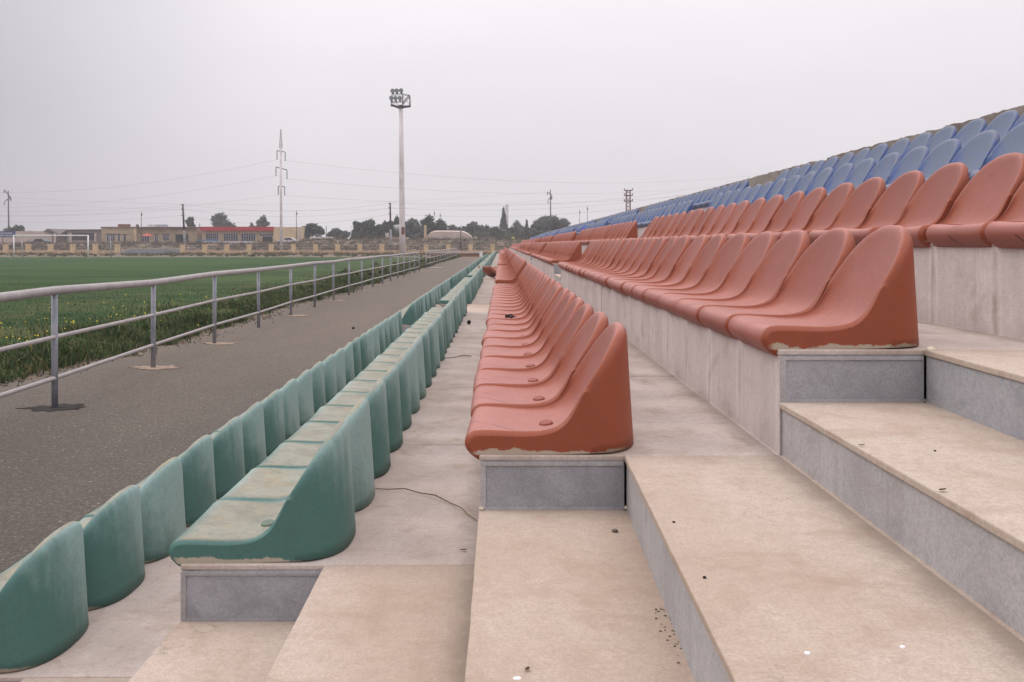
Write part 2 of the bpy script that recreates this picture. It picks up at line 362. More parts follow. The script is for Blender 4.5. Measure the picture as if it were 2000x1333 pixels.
for k in range(7):
    x0 = XE[k]; x1 = XE[k + 1]; z = LV[k]; zl = LOW[k]; half = (z + zl) / 2 if k else z / 2
    if k == 0: half = .19
    for b in range(NB):
        y0 = START[b]; y1 = y0 + BLK
        ya = y0 - PERIOD + BLK if b else -1.0             # aisle before this block: ya..y0
        if b < 3:
            cuts = [y0 + PANEL * i for i in range(6)] + [y1]
        else: cuts = [y0, y1]
        for i, (a, c_) in enumerate(zip(cuts, cuts[1:])):
            g0 = .002 if i else 0
            dz = random.uniform(-.002, .002) if b < 2 else 0
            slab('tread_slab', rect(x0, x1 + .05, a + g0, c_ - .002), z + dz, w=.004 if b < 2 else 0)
            dx = random.uniform(-.0015, .0025)
            bm = B(x0 + .005 + dx, x0 + .06, a + g0, c_ - .002, zl - .004, z - SL - .001)
            obj('riser_panel', bm, CON_R, stand)
        # block ends
        for (yy0, yy1) in (((y0 - .004, y0 + .05), (y1 - .05, y1 + .004)) if b < 4 else ((y0 - .004, y0 + .05),)):
            bm = B(x0 + .006, x0 + REC + (.0 if k < 7 else 0), yy0, yy1, half - .01, z - SL - .001)
            obj('end_panel', bm, CON_G if k else CON_G, stand)
        if b == 0:
            bm = B(x0 + .004, x0 + .018, y0 - .0075, y0 - .0045, half - .01, z - SL - .002)
            box(bm, x0 + .018, x0 + REC - .002, y0 - .0070, y0 - .0045, half - .002, half + .008)
            box(bm, x0 + .018, x0 + REC - .002, y0 - .0080, y0 - .0045, z - SL - .012, z - SL - .004)
            obj('panel_trim', bm, CON_S, stand)
        # aisle: half step, wall beside it, upper tread
        bow = {1: .014, 2: -.026, 3: -.04}.get(k, 0) if b == 0 else 0
        def xr(y, lo=0): return x0 + REC + bow * (y0 - y) / 1.35 if b == 0 else x0 + REC
        ly_ = [ya, ya + (y0 - ya) * .33, ya + (y0 - ya) * .66, y0]
        pol = [(x0 + REC + .03, y0 - .006), (x0 - .0, y0 - .006), (x0, ya)] + [(xr(ya) + .03, ya)]
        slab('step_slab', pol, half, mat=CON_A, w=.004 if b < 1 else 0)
        bm = B(x0 + .008, x0 + .07, ya, y0 - .01, zl - .004, half - SL - .001)
        obj('step_riser', bm, CON_S, stand)
        pol = [(xr(y), y) for y in ly_][:-1] + [(xr(y0), y0 - .006), (x1 + .05, y0 - .006), (x1 + .05, ya)]
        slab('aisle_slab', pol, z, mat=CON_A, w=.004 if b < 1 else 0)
        bm = bmesh.new(); prism(bm, [(xr(ya) + .006, ya), (xr(y0) + .006, y0 - .006), (xr(y0) + .06, y0 - .006), (xr(ya) + .06, ya)], half - .01, z - SL - .001)
        obj('step_wall', bm, CON_S if k != 3 else CON_G, stand)
# far end wall of the stand and the rear parapet with its broken mossy top
for k in range(7):
    obj('end_wall', B(XE[k] + .01, XE[7], YEND + .01, YEND + .2, LOW[k] - .01, LV[k] - .01), CON_R, stand)
bm = bmesh.new(); y = -1.0; prof = []
while y < YEND:
    t = 2.566 + .014 * noise.noise((y * .5, 0, 0)) + .014 * noise.noise((y * 4.3, 3, 0)) + .014 * noise.noise((y * 13, 7, 0))
    if noise.noise((y * 1.1, 20, 0)) > .42: t -= .035
    prof.append((y, t)); y += .05 if y < 20 else .2
x0 = XE[7]
vs_ = [[bm.verts.new((x0, y, 2.0)), bm.verts.new((x0, y, t)), bm.verts.new((x0 + .16, y, t + .01)), bm.verts.new((x0 + .16, y, 0))] for y, t in prof]
for a, b in zip(vs_, vs_[1:]):
    for i in range(3): bm.faces.new((a[i], a[i + 1], b[i + 1], b[i]))
bm.faces.new(vs_[0]); bm.faces.new(vs_[-1][::-1])
obj('parapet', bm, CON_M, stand)

# ------------------------------------------------------------------ seats
CP = [(-.001, -.026), (-.026, -.010), (-.042, .014), (-.038, .036), (-.016, .051), (.03, .049), (.08, .042), (.13, .037), (.18, .037), (.225, .045), (.262, .064), (.290, .096), (.313, .140), (.336, .195), (.356, .250), (.370, .295), (.379, .322), (.393, .335), (.409, .328), (.417, .300), (.423, .200), (.430, .090), (.436, .0)]
SP = [(-.001, -.024), (-.024, -.008), (-.040, .016), (-.036, .040), (-.016, .057), (.03, .059), (.08, .057), (.125, .056), (.163, .058), (.193, .064), (.214, .073), (.231, .086), (.245, .103), (.257, .123), (.267, .142), (.274, .155), (.280, .163), (.287, .167), (.294, .163), (.298, .148), (.300, .100), (.3015, .045), (.302, .0)]
HW = .2155
def fine_profile(pts):
    out = []
    for i in range(len(pts) - 1):
        p0, p1, p2, p3 = pts[max(i - 1, 0)], pts[i], pts[i + 1], pts[min(i + 2, len(pts) - 1)]
        for t in (0, .5):
            out.append(tuple(.5 * (2 * b + (c - a) * t + (2 * a - 5 * b + 4 * c - d) * t * t + (3 * b - a - 3 * c + d) * t ** 3) for a, b, c, d in zip(p0, p1, p2, p3)))
    return out + [pts[-1]]
CP, SP = fine_profile(CP), fine_profile(SP)
WI = {0: .5, 1: .7, 2: .9, 3: .95, 4: .95, 5: .9, 6: .9, 7: .85, 8: .8, 9: .75, 10: .65, 11: .55, 12: .45, 13: .4, 14: .35, 15: .3, 16: .3, 17: .3, 18: .3, 19: .3, 20: .35, 21: .4}
def seat_mesh(name, lod=0):
    RW = .017; HB = HW - RW
    if lod == 0: pos = [(HB * math.sin(R(t)), 0) for t in (0, 12, 24, 35, 45, 54, 62, 69, 75, 80, 84, 87.5, 90)] + [(HB + RW * a_, .016 * b_) for a_, b_ in ((.18, .04), (.40, .20), (.62, .42), (.82, .68), (.94, .86), (1, 1.0))]
    else: pos = [(0, 0), (.12, 0), (.185, 0), (HW, .008)]
    full = [(-y, i) for y, i in reversed(pos)][:-1] + pos
    bm = bmesh.new(); rows = []
    idx = range(len(CP)) if lod == 0 else [0, 4, 8, 16, 22, 28, 34, 38, 44]
    for y, ins0 in full:
        b = 1 - max(0, 1 - min(1, abs(y) / HB) ** 2.65) ** .455; b = b * .96 + .04 * (abs(y) / HW) ** 2
        pts = [Vector((CP[i][0] * (1 - b) + SP[i][0] * b, CP[i][1] * (1 - b) + SP[i][1] * b)) for i in idx]
        out = []
        for i, p in enumerate(pts):
            t = pts[min(i + 1, len(pts) - 1)] - pts[max(i - 1, 0)]
            nrm = Vector((t.y, -t.x)).normalized()       # towards the inside
            ins = ins0 * (1 - smooth(30, 36, i if lod == 0 else idx[i]))
            q = p + nrm * ins * (WI.get(idx[i] // 2, 1) * .5 + WI.get((idx[i] + 1) // 2, 1) * .5)
            if i == len(pts) - 1: q = Vector((p.x - ins, p.y))
            if i == 0: q = Vector((p.x, p.y + ins))
            kk = i if lod == 0 else idx[i]; w_ = smooth(26, 37, kk); ay = abs(y)
            ay = ay * (1 - w_) + (ay * HW / HB if ay <= HB + 1e-6 else HW) * w_
            out.append(bm.verts.new((q.x, math.copysign(ay, y) if y else 0, q.y + .004)))
        rows.append(out)
    for a, b in zip(rows, rows[1:]):
        for i in range(len(a) - 1): bm.faces.new((a[i], a[i + 1], b[i + 1], b[i]))
        bm.faces.new((a[-1], a[0], b[0], b[-1]))
    caps = [bm.faces.new(rows[0]), bm.faces.new(rows[-1][::-1])]
    bmesh.ops.recalc_face_normals(bm, faces=bm.faces[:])
    me = bpy.data.meshes.new(name); bm.to_mesh(me); bm.free()
    for p in me.polygons: p.use_smooth = len(p.vertices) == 4 and (lod == 0 or True)
    for p in me.polygons:
        p.use_smooth = len(p.vertices) == 4
    return me
def mesh_with(me, mat, name):
    m = me.copy(); m.name = name; m.materials.clear(); m.materials.append(mat); return m
base_hi = seat_mesh('seat_shell'); base_lo = seat_mesh('seat_far', 1)
HI = {c: mesh_with(base_hi, m, c + '_seat_shell') for c, m in (('green', GREEN), ('red', RED), ('blue', BLUE), ('new', BLUE2))}
bm = bmesh.new(); bmesh.ops.create_cone(bm, cap_ends=True, segments=20, radius1=.0215, radius2=.0190, depth=.0125); bev(bm, .002, 2)
capm = bpy.data.meshes.new('bolt_cap'); bm.to_mesh(capm); bm.free()
CAPM = {'red': simple('red_cap', (.30, .095, .07, 1), .6, .2), 'green': simple('green_cap', (.16, .21, .16, 1), .7, .3), 'blue': simple('blue_cap', (.10, .15, .28, 1), .7, .3)}
CAP = {c: mesh_with(capm, m, c + '_bolt_cap') for c, m in CAPM.items()}
ORD = ['nearest', 'second', 'third', 'fourth', 'fifth', 'sixth', 'seventh', 'eighth', 'ninth', 'tenth', 'eleventh', 'twelfth', 'thirteenth', 'fourteenth', 'fifteenth', 'sixteenth', 'seventeenth', 'eighteenth', 'nineteenth', 'twentieth', 'twenty-first', 'farthest']
BORD = ['nearest', 'second', 'third', 'fourth', 'fifth', 'sixth', 'seventh', 'eighth']
ROWS = [('green', 'trackside green row', 0), ('green', 'upper green row', 1), ('red', 'lowest red row', 2), ('red', 'middle red row', 3), ('red', 'top red row', 4), ('blue', 'lower blue row', 5), ('blue', 'top blue row', 6)]
LIMIT = {0: 150, 1: 150, 2: 100, 3: 100, 4: 100, 5: 150, 6: 150}
LOOK = {'green': ('faded dusty green', 'green'), 'red': ('faded red', 'red'), 'blue': ('weathered blue', 'blue')}
rest = {'green': [], 'red': [], 'blue': []}
for colr, rowname, k in ROWS:
    n = 0
    for b in range(NB):
        for s in range(NS):
            y = START[b] + PITCH * (s + .5)
            jx, jz, ja = random.gauss(0, .0045), 0, random.gauss(0, .8)
            n += 1
            if n > LIMIT[k]:
                rest[colr].append((XE[k], y, LV[k])); continue
            lab = f'{LOOK[colr][0]} plastic bucket seat, {ORD[s]} in the {BORD[b]} block of the {rowname}'
            isnew = k == 5 and ((b == 2 and s in (14, 15)) or (b == 4 and s == 3))
            if isnew: lab = f'bright blue newer seat, {ORD[s]} in the {BORD[b]} block of the {rowname}'
            me_ = HI['new' if isnew else colr]
            loc = (XE[k] + jx, y, LV[k] + jz)
            grp = f'{colr} plastic seats along the grandstand'
            nm = colr + '_stadium_chair'
            if b == 0 and ((k == 2 and s < 10) or (k == 1 and s == 0)):
                e = empty(nm, loc, R(ja)); tag(e, lab, 'seat', grp)
                o = link('seat_shell', me_, None, e)
                c_ = link('bolt_cap', CAP[colr], None, e); c_.location = (.185, 0, .0435); c_.rotation_euler = (R(10), R(-5), 0)
            else:
                o = link(nm, me_); o.location = loc; o.rotation_euler = (0, 0, R(ja)); tag(o, lab, 'seat', grp)
for colr, lst in rest.items():
    lm = base_lo; nv = len(lm.vertices)
    V = np.array([v.co[:] for v in lm.vertices]); Fc = [list(p.vertices) for p in lm.polygons]
    vv = np.concatenate([V + np.array(p) for p in lst]); ff = [[i + nv * q for i in f] for q in range(len(lst)) for f in Fc]
    me = bpy.data.meshes.new('distant_' + colr + '_seats'); me.from_pydata(vv.tolist(), [], ff)
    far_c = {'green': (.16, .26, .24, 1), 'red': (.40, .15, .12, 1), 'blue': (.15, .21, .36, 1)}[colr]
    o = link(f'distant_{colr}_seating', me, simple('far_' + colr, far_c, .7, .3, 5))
    tag(o, f'far blocks of {colr} seats merging into one strip at the distant end of the grandstand', 'seating', None, 'stuff')
# broken-off red seat lying in the walkway behind the green row
o = link('red_stadium_chair', HI['red']); o.location = (-.42, 24.45, LV[1] + .262); o.rotation_mode = 'QUATERNION'
o.rotation_quaternion = (Matrix.Rotation(R(42), 3, 'Z') @ Matrix.Rotation(R(35), 3, 'Y')).to_quaternion()
tag(o, 'broken off red seat lying tipped over on the walkway behind the upper green row', 'seat')

# ------------------------------------------------------------------ small debris on the treads
DARK = simple('dark_litter', (.018, .016, .015, 1), .8, .3, 60)
TWIG = simple('twig_bark', (.20, .15, .08, 1), .9, .4, 40)
WHT = simple('white_gum', (.8, .8, .82, 1), .6, .05)
def on(px, py, z):      # point on a level surface seen at a pixel of the photograph
    Y = (EYE - z) * F / (py - VY); return Vector((XY(px, Y), Y, z))
pts = [on(x, y, LV[1] + .006) for x, y in ((733, 955), (760, 956), (790, 958), (820, 963), (850, 971), (878, 982), (900, 995), (915, 1006), (932, 1017))]
for i in (2, 4, 6): pts[i].z += .006
tag(obj('twig', T(pts, [.0014, .0018, .002, .002, .0022, .002, .0018, .0016, .001], 6), TWIG), 'thin dry curved twig lying on the walkway beside the green seats', 'twig')
pts = [on(x, y, LV[1] + .006) for x, y in ((866, 700), (890, 698), (905, 694), (921, 696))]
tag(obj('twig', T(pts, .003, 5), TWIG), 'short straight twig lying farther along the walkway behind the green seats', 'twig')
def pebble(px, py, z, r, name='pebble', mat=DARK, flat=.6, seed=0):
    bm = bmesh.new(); bmesh.ops.create_icosphere(bm, subdivisions=2, radius=r)
    p = on(px, py, z)
    for v in bm.verts:
        v.co *= 1 + .35 * noise.noise(v.co / r * 1.3 + Vector((seed, seed, 0))); v.co.z *= flat
        v.co += p + Vector((0, 0, r * flat * .8))
    return obj(name, bm, mat, None, True)
tag(pebble(916, 634, LV[1], .020, 'stone', DARK, 1.3, 1), 'small dark pointed stone on the walkway behind the green seats', 'stone')
STN = simple('grey_pebble', (.16, .13, .11, 1), .9, .3, 50)
tag(pebble(1201, 1040, LV[2] - .148, .008, 'stone', STN, .6, 2), 'small brown stone on the half step under the nearest red seat', 'stone')
tag(pebble(1376, 1130, LV[2], .0032, 'stone', DARK, .7, 3), 'tiny dark pebble in the middle of the wide aisle slab', 'stone')
tag(pebble(1316, 1021, LV[2], .0034, 'stone', DARK, .5, 4), 'tiny dark crumb near the front edge of the wide aisle slab', 'stone')
tag(pebble(1826, 882, (LV[2] + LV[3]) / 2, .0026, 'stone', DARK, .7, 5), 'speck of grit on the raised half step below the middle red row', 'stone')
tag(pebble(690, 643, 0.0, .03, 'stone', DARK, .7, 6), 'dark lump of asphalt lying alone on the track', 'stone')
def leaf(px, py, z, L, rz, name='dry_leaf', mat=None, seed=0):
    bm = bmesh.new(); p = on(px, py, z); n = 7; rows = []
    for i in range(n):
        t = i / (n - 1); wdt = L * .28 * math.sin(math.pi * min(.98, max(.04, t))) ** .7
        row = []
        for s in (-1, 0, 1):
            q = Vector(((t - .5) * L, s * wdt, .003 + .25 * L * (t - .5) ** 2 + (.10 * L if s else 0)))
            q.rotate(Matrix.Rotation(rz, 3, 'Z')); row.append(bm.verts.new(p + q))
        rows.append(row)
    for a, b in zip(rows, rows[1:]):
        for i in (0, 1): bm.faces.new((a[i], a[i + 1], b[i + 1], b[i]))
    bmesh.ops.solidify(bm, geom=bm.faces[:], thickness=.0008)
    return obj(name, bm, mat or LEAFB)
LEAFB = simple('dry_leaf', (.20, .125, .06, 1), .9, .4, 60)
tag(leaf(1841, 961, (LV[2] + LV[3]) / 2, .016, .4), 'curled brown leaf fragment on the raised half step', 'leaf')
tag(leaf(1683, 873, (LV[2] + LV[3]) / 2, .014, .1), 'small pale brown leaf fragment near the corner of the raised half step', 'leaf')
tag(leaf(905, 1077, LV[1], .018, .3), 'thin brown leaf scrap on the walkway by the seam', 'leaf')
tag(leaf(1030, 1311, LV[2] - .148, .014, 1.2), 'tiny brown leaf scrap at the front of the lower half step', 'leaf')
CHIP = simple('plaster_chip', (.68, .60, .47, 1), .9, .2, 90)
for cx_, cy_, cz_, cr_, cl_ in ((940, 1001, LV[2] - .142, .006, 'pale plaster chip at the lower outer corner of the panel under the near red seat'), (1223, 998, LV[2] - .14, .006, 'pale broken plaster chip at the inner corner of the lower half step'), (1819, 690, LV[3] - .004, .013, 'larger pale plaster chip where the upper aisle slab meets the stepped corner'), (1813, 792, (LV[2] + LV[3]) / 2, .004, 'tiny pale plaster chip at the inner corner of the raised half step')):
    bm = bmesh.new(); bmesh.ops.create_icosphere(bm, subdivisions=2, radius=cr_)
    Yc = D - .012
    for v in bm.verts:
        v.co *= 1 + .5 * noise.noise(v.co / cr_ * 1.5 + Vector((cx_, 0, 0))); v.co += Vector((XY(cx_, Yc), Yc, cz_))
    tag(obj('plaster_chip', bm, CHIP), cl_, 'chip')
# crumbs of dirt gathered against the wall of the half step
bm = bmesh.new()
for i in range(34):
    t = random.random() ** 2.5; py = 1190 + t * 130; px = 1262 + (py - 1106) * .36 + 14 - abs(random.gauss(0, 14)) - (0 if random.random() > .3 else random.uniform(0, 25))
    p = on(px, py, LV[2] - .1475); r = random.uniform(.0008, .0028)
    mt = Matrix.Translation(p + Vector((0, 0, r * .4))) @ Matrix.Diagonal((1, 1, .6, 1))
    bmesh.ops.create_icosphere(bm, subdivisions=1, radius=r, matrix=mt)
tag(obj('dirt_crumbs', bm, simple('crumb_dirt', (.20, .15, .10, 1), .95, .5, 90)), 'crumbs of dirt gathered along the wall of the lower half step', 'dirt', None, 'stuff')
def gum(px, py, z, r, lab, ex=1.0):
    bm = bmesh.new(); bmesh.ops.create_cone(bm, cap_ends=True, segments=16, radius1=r, radius2=r * .8, depth=.0016)
    p = on(px, py, z)
    for v in bm.verts: v.co.x *= ex * (1 + .1 * math.sin(v.co.y * 900)); v.co += p + Vector((0, 0, .001))
    tag(obj('gum_spot', bm, WHT), lab, 'gum')
gum(1010, 1326, LV[2] - .148, .0055, 'white gum spot at the front of the lower half step', 1.3)
gum(1577, 1277, LV[2], .0045, 'round white gum spot on the wide aisle slab')
gum(1763, 1265, LV[2], .0040, 'small pale gum spot near the riser on the wide aisle slab')
# black curled wrapper on a red seat, yellow stain on another
z = LV[2] + .045
p0 = on(994, 621, z)
bm = bmesh.new(); tube(bm, [p0 + Vector((.022 * math.cos(t), .05 * math.sin(t), .012 + .008 * math.sin(2 * t))) for t in [i * .5 for i in range(12)]] + [p0 + Vector((.032, -.03, .012)), p0 + Vector((.045, -.07, .010))], [.007] * 12 + [.006, .003], 6)
tag(obj('wrapper', bm, DARK, None, True), 'curled black wrapper lying on a red seat of the lowest red row', 'wrapper')
p0 = on(1004, 537, z)
bm = bmesh.new()
prism(bm, [(p0.x + .085 * math.cos(t) * (1 + .35 * noise.noise((math.cos(t) * 2, math.sin(t) * 2, 0))), p0.y + .12 * math.sin(t) * (1 + .3 * noise.noise((t, 0, 4)))) for t in [i * math.pi / 10 for i in range(20)]], z - .004, z + .001)
tag(obj('yellow_stain', bm, simple('yellow_stain', (.55, .38, .05, 1), .8, .3, 30)), 'yellow stain on the second block of the lowest red row', 'leaf')

# ------------------------------------------------------------------ pipe railing along the track
RT = [(5, -3.93), (9.1, -4.124), (12, -4.25), (15, -4.36), (18, -4.41), (21, -4.45), (27, -4.51), (33, -4.545), (60, -4.55)]
def rail_x(y):
    for (a, xa), (b, xb) in zip(RT, RT[1:]):
        if y <= b: return xa + (xb - xa) * (y - a) / (b - a)
    return RT[-1][1]
pm = M('galvanised_paint', .55, .4).world()
c = pm.mix(pm.ramp(pm.noise(7, 5, .7), .35, .7), (.27, .275, .31, 1), (.19, .195, .225, 1))
pm.col(pm.mix(pm.ramp(pm.noise(30, 4, .7), .62, .72, 0, .5), c, (.14, .10, .075, 1)))
POSTM = pm.m
pr = M('pale_rail_paint', .6, .4).world()
c = pr.mix(pr.ramp(pr.noise(5, 5, .7), .3, .7), (.40, .355, .34, 1), (.30, .275, .275, 1))
pr.col(pr.mix(pr.ramp(pr.noise(26, 5, .75), .6, .7, 0, .7), c, (.18, .13, .10, 1)))
RAILM = pr.m
FTD = simple('dark_footing', (.035, .03, .026, 1), .95, .5, 15, .6)
FTL = simple('pale_footing', (.36, .27, .20, 1), .9, .4, 15, .6)
def patch(cx, cy, rx_, ry_, seed, z=.002, th=.012):
    bm = bmesh.new()
    pl = []
    for i in range(40):
        t = 2 * math.pi * i / 40; k = 1 + .75 * noise.noise((math.cos(t) * 1.3 + seed, math.sin(t) * 1.3, seed)) + .5 * noise.noise((math.cos(t) * 4, math.sin(t) * 4, seed))
        pl.append((cx + rx_ * k * math.cos(t), cy + ry_ * k * math.sin(t)))
    prism(bm, pl, z - .01, z + th); return bm
def railing(y0, posts, y1, lab, hi=1.05, fx=rail_x, first_light=False):
    e = empty('pipe_railing', (fx(posts[0]), posts[0], 0)); tag(e, lab, 'railing')
    line = [y0] + [p for p in posts if p > y0] + ([y1] if y1 > posts[-1] + .1 else [])
    def topz(y): return hi + .025 * smooth(13, 8, y) + .012 * math.sin(y * .9)
    obj('top_rail', T([(fx(y), y, topz(y)) for y in line], .040, 12), RAILM, e, True)
    obj('middle_rail', T([(fx(y), y, .650 + .008 * math.sin(y)) for y in line], .021, 8), RAILM, e, True)
    obj('lower_rail', T([(fx(y), y, .280 + .010 * math.sin(y * 1.3)) for y in line], .021, 8), RAILM, e, True)
    for i, y in enumerate(posts):
        obj('post', T([(fx(y), y, -.01), (fx(y) + random.uniform(-.006, .006), y, topz(y) - .03)], .029, 10), POSTM, e, True)
        if i in (1, 2): obj('footing', patch(fx(y) + .02, y - .02, .25, .17, i, .002, .003 if i == 1 else .008), FTD if i == 1 else FTL, e)
        elif i > 2 and i % 2: obj('footing', patch(fx(y) + .12, y, .26, .16, i, .002, .006), FTL, e)
    return e
posts = [6.15, 9.1] + [9.1 + 2.93 * i for i in range(1, 5)] + [9.1 + 2.93 * 4 + 2.8 * i for i in range(1, 13)]
railing(4.6, posts, posts[-1], 'long grey pipe railing with three rails between asphalt track and football pitch')
fx2 = lambda y: -4.62 - .010 * (y - 62)
railing(60, [60 + 4.2 * i for i in range(14)], 60 + 4.2 * 13, 'distant second stretch of grey pipe railing beyond the gap in the first', 1.05, fx2)
slp = obj('footing_slab', B(-4.55, -3.75, 61.5, 62.3, -.01, .05), simple('pale_slab', (.46, .40, .36, 1), .9, .2)); tag(slp, 'loose pale concrete slab lying on the track beyond the railing gap', 'slab')

# ------------------------------------------------------------------ tall weeds, grass and flowers
def blades(name, n, fx_, fy, fh, mats, wd=.006, lean=.5, label=None):
    rng = np.random.default_rng(5); 
    V = []; Fc = []; mi = []
    for i in range(n):
        y = fy(); x = fx_(y); h = fh(x, y)
        if h <= 0: continue
        a = random.uniform(0, 2 * math.pi); l_ = random.gauss(0, lean) * h; k = random.uniform(0, 6.28)
        wq = wd * random.uniform(.6, 1.5) * (1 + y / 40)
        dx, dy = math.cos(a) * wq, math.sin(a) * wq
        b = len(V)
        mx, my = x + math.cos(k) * l_ * .35, y + math.sin(k) * l_ * .35
        V += [(x - dx, y - dy, -.02), (x + dx, y + dy, -.02), (mx + dx * .7, my + dy * .7, h * .6), (mx - dx * .7, my - dy * .7, h * .6), (x + math.cos(k) * l_, y + math.sin(k) * l_, h)]
        Fc += [(b, b + 1, b + 2, b + 3), (b + 3, b + 2, b + 4)]
        q = 0 if random.random() < .50 else (1 if random.random() < .62 else 2); mi += [q, q]
    me = bpy.data.meshes.new(name); me.from_pydata(V, [], Fc)
    for m in mats: me.materials.append(m)
    me.polygons.foreach_set('material_index', mi)
    return tag(link(name, me), label, 'grass', None, 'stuff')
def leafmat(name, c, tr=.25):
    m = M(name, .8, .15).world(); n = m.noise(2.2, 4)
    m.col(m.mix(m.ramp(n, .3, .7), c, tuple(x * .6 for x in c[:3]) + (1,)))
    return m.m
GA, GB, GC = leafmat('grass_green', (.070, .110, .036, 1)), leafmat('grass_dark', (.038, .064, .026, 1)), leafmat('grass_straw', (.20, .175, .085, 1))
TA, TB = leafmat('turf_green', (.042, .098, .028, 1)), leafmat('turf_dark', (.026, .066, .02, 1))
def clump(x, y): return .5 + .9 * noise.noise((x * .55, y * .45, 2)) + .5 * noise.noise((x * 1.7, y * 1.4, 5))
def wx(y): return edge_x(y) - .10 - .25 * noise.noise((y * .8, 11, 0)) - abs(random.gauss(0, 1.25)) + (.3 if random.random() < .04 else 0)
def wh_(x, y):
    c = clump(x, y)
    if random.random() > .12 + c * 1.2: return 0
    d = edge_x(y) + .1 - x
    return max(.03, (.04 + .20 * max(0, c) ** 1.5) * (1 - .2 * min(2, d)) * random.uniform(.5, 1.25))
blades('verge_weeds', 60000, wx, lambda: 7.5 + 50 * random.random() ** 1.5, wh_, (GA, GB, GC), .0055, .75, 'tall untidy weeds and grass along the pitch side of the railing')
def px_(y): return edge_x(y) - .4 - random.random() ** .8 * (5 + y * .5)
blades('pitch_turf', 60000, px_, lambda: 9 + 30 * random.random() ** 1.2, lambda x, y: random.uniform(.010, .030) * (1 - .8 * smooth(22, 39, y)) * (1 + .8 * max(0, clump(x * .5, y * .5))) * (1 - .7 * smooth(25, 64, y)), (TA, TB, GC), .0028, .7, 'short uneven turf of the football pitch')
V = []; Fc = []
yc = [(on(px, py, .12)) for px, py in ((203, 592), (240, 600), (222, 601), (246, 604), (283, 590), (246, 577), (91, 623), (76, 623), (48, 622), (51, 627), (129, 629), (139, 628), (143, 629), (212, 617), (218, 618), (228, 614), (235, 618), (265, 617), (285, 612), (268, 619), (310, 591), (337, 587), (340, 591), (371, 571), (352, 575), (359, 585), (403, 580), (52, 659), (70, 655), (73, 654), (58, 648), (24, 640), (40, 663), (52, 664), (15, 662), (61, 675), (90, 644), (114, 650), (129, 641), (145, 629), (177, 623), (190, 627), (250, 625), (315, 625), (23, 657), (0, 649), (5, 640))]
for p in yc + [on(random.uniform(0, 420), random.uniform(575, 650), .08) for _ in range(10)]:
    for q in range(random.choice((1, 1, 2))):
        b = len(V); c_ = p + Vector((random.gauss(0, .012), random.gauss(0, .02), random.gauss(0, .012))); r = random.uniform(.010, .016)
        for i in range(6): V.append((c_.x + r * math.cos(i), c_.y + r * .5 * math.sin(i), c_.z + r * .6 * math.sin(i)))
        V.append((c_.x, c_.y, c_.z + r * .2)); Fc += [(b + i, b + (i + 1) % 6, b + 6) for i in range(6)]
    b = len(V); V += [(p.x - .003, p.y, -.02), (p.x + .003, p.y, -.02), (p.x, p.y, p.z)]; Fc.append((b, b + 1, b + 2))
me = bpy.data.meshes.new('wildflowers'); me.from_pydata(V, [], Fc)
tag(link('wildflowers', me, simple('yellow_petal', (.68, .52, .04, 1), .7, .1)), 'scattered yellow wildflowers among the weeds behind the railing', 'wildflowers', None, 'stuff')
# debris of stones and soil along the asphalt's broken edge
bm = bmesh.new()
for i in range(1300):
    y = 8 + 30 * random.random() ** 1.4; x = edge_x(y) - .05 + random.gauss(.0, .20)
    r = random.uniform(.006, .022)
    bmesh.ops.create_icosphere(bm, subdivisions=1, radius=r, matrix=Matrix.Translation((x, y, r * .3)) @ Matrix.Diagonal((1, random.uniform(.7, 1.3), .6, 1)))
tag(obj('edge_rubble', bm, simple('rubble', (.12, .10, .085, 1), .95, .5, 12)), 'crumbled asphalt and soil along the broken edge of the track', 'rubble', None, 'stuff')

# ------------------------------------------------------------------ football goal, low wall, boundary wall
WP = simple('white_goal_paint', (.78, .76, .76, 1), .5, .2, 6)
WP2 = simple('dull_white_paint', (.36, .36, .37, 1), .6, .2, 6)
GY = 102.0
e = empty('football_goal', (XY(100, GY), GY, 0)); tag(e, 'white football goal frame without a net at the far end of the pitch', 'goal')
gx0, gx1 = XY(27, GY), XY(172, GY); gt = ZY(460.5, GY)
for x in (gx0, gx1): obj('goal_post', T([(x, GY, -.02), (x, GY, gt + .03)], .075, 10), WP, e, True)
obj('crossbar', T([(gx0, GY, gt), (gx1, GY, gt)], .07, 10), WP, e, True)
for px, pt, lab in ((44, 467, 'thin grey white net pole behind the near post of the football goal'), (217, 462, 'thin grey white net pole standing alone beside the football goal')):
    Y = 113; tag(obj('net_pole', T([(XY(px, Y), Y, 0), (XY(px - 1.5, Y), Y, ZY(pt, Y))], .06, 8), WP2, None, True), lab, 'pole')
LS = simple('limestone', (.66, .49, .29, 1), .9, .25, 2.5, .3); LS2 = simple('limestone_low', (.58, .40, .26, 1), .9, .3, 2.0)
WY = 160.0
def boundary(pxs, lab, px_end=None):
    e = empty('boundary_wall', (XY(pxs[0], WY), WY, 0)); tag(e, lab, 'wall')
    a = XY(pxs[0], WY); b = XY(px_end or pxs[-1], WY)
    obj('low_wall', B(a, b, WY + .1, WY + .4, -.05, .52), LS2, e)
    for p in pxs:
        x = XY(p, WY); z = random.uniform(1.47, 1.56); w_ = .33
        bm = B(x - w_, x + w_, WY - .1, WY + .56, -.05, z - .16); obj('pillar', bm, LS, e)
        obj('pillar_cap', B(x - w_ - .05, x + w_ + .05, WY - .15, WY + .61, z - .158, z), LS, e)
    for z in (.78, 1.12): obj('rail', T([(a, WY + .25, z), (b, WY + .25, z)], .035, 6), DKM, e)
DKM = simple('dark_metal', (.045, .045, .05, 1), .7, .3, 10)
boundary([10 - 43.3 * 2, 10 - 43.3, 10, 54, 97.5, 141, 185, 228], 'low limestone boundary wall with square pillars behind the football goal')
boundary([356 + 43.3 * i for i in range(16)], 'long low limestone boundary wall with square pillars crossing behind the floodlight mast')
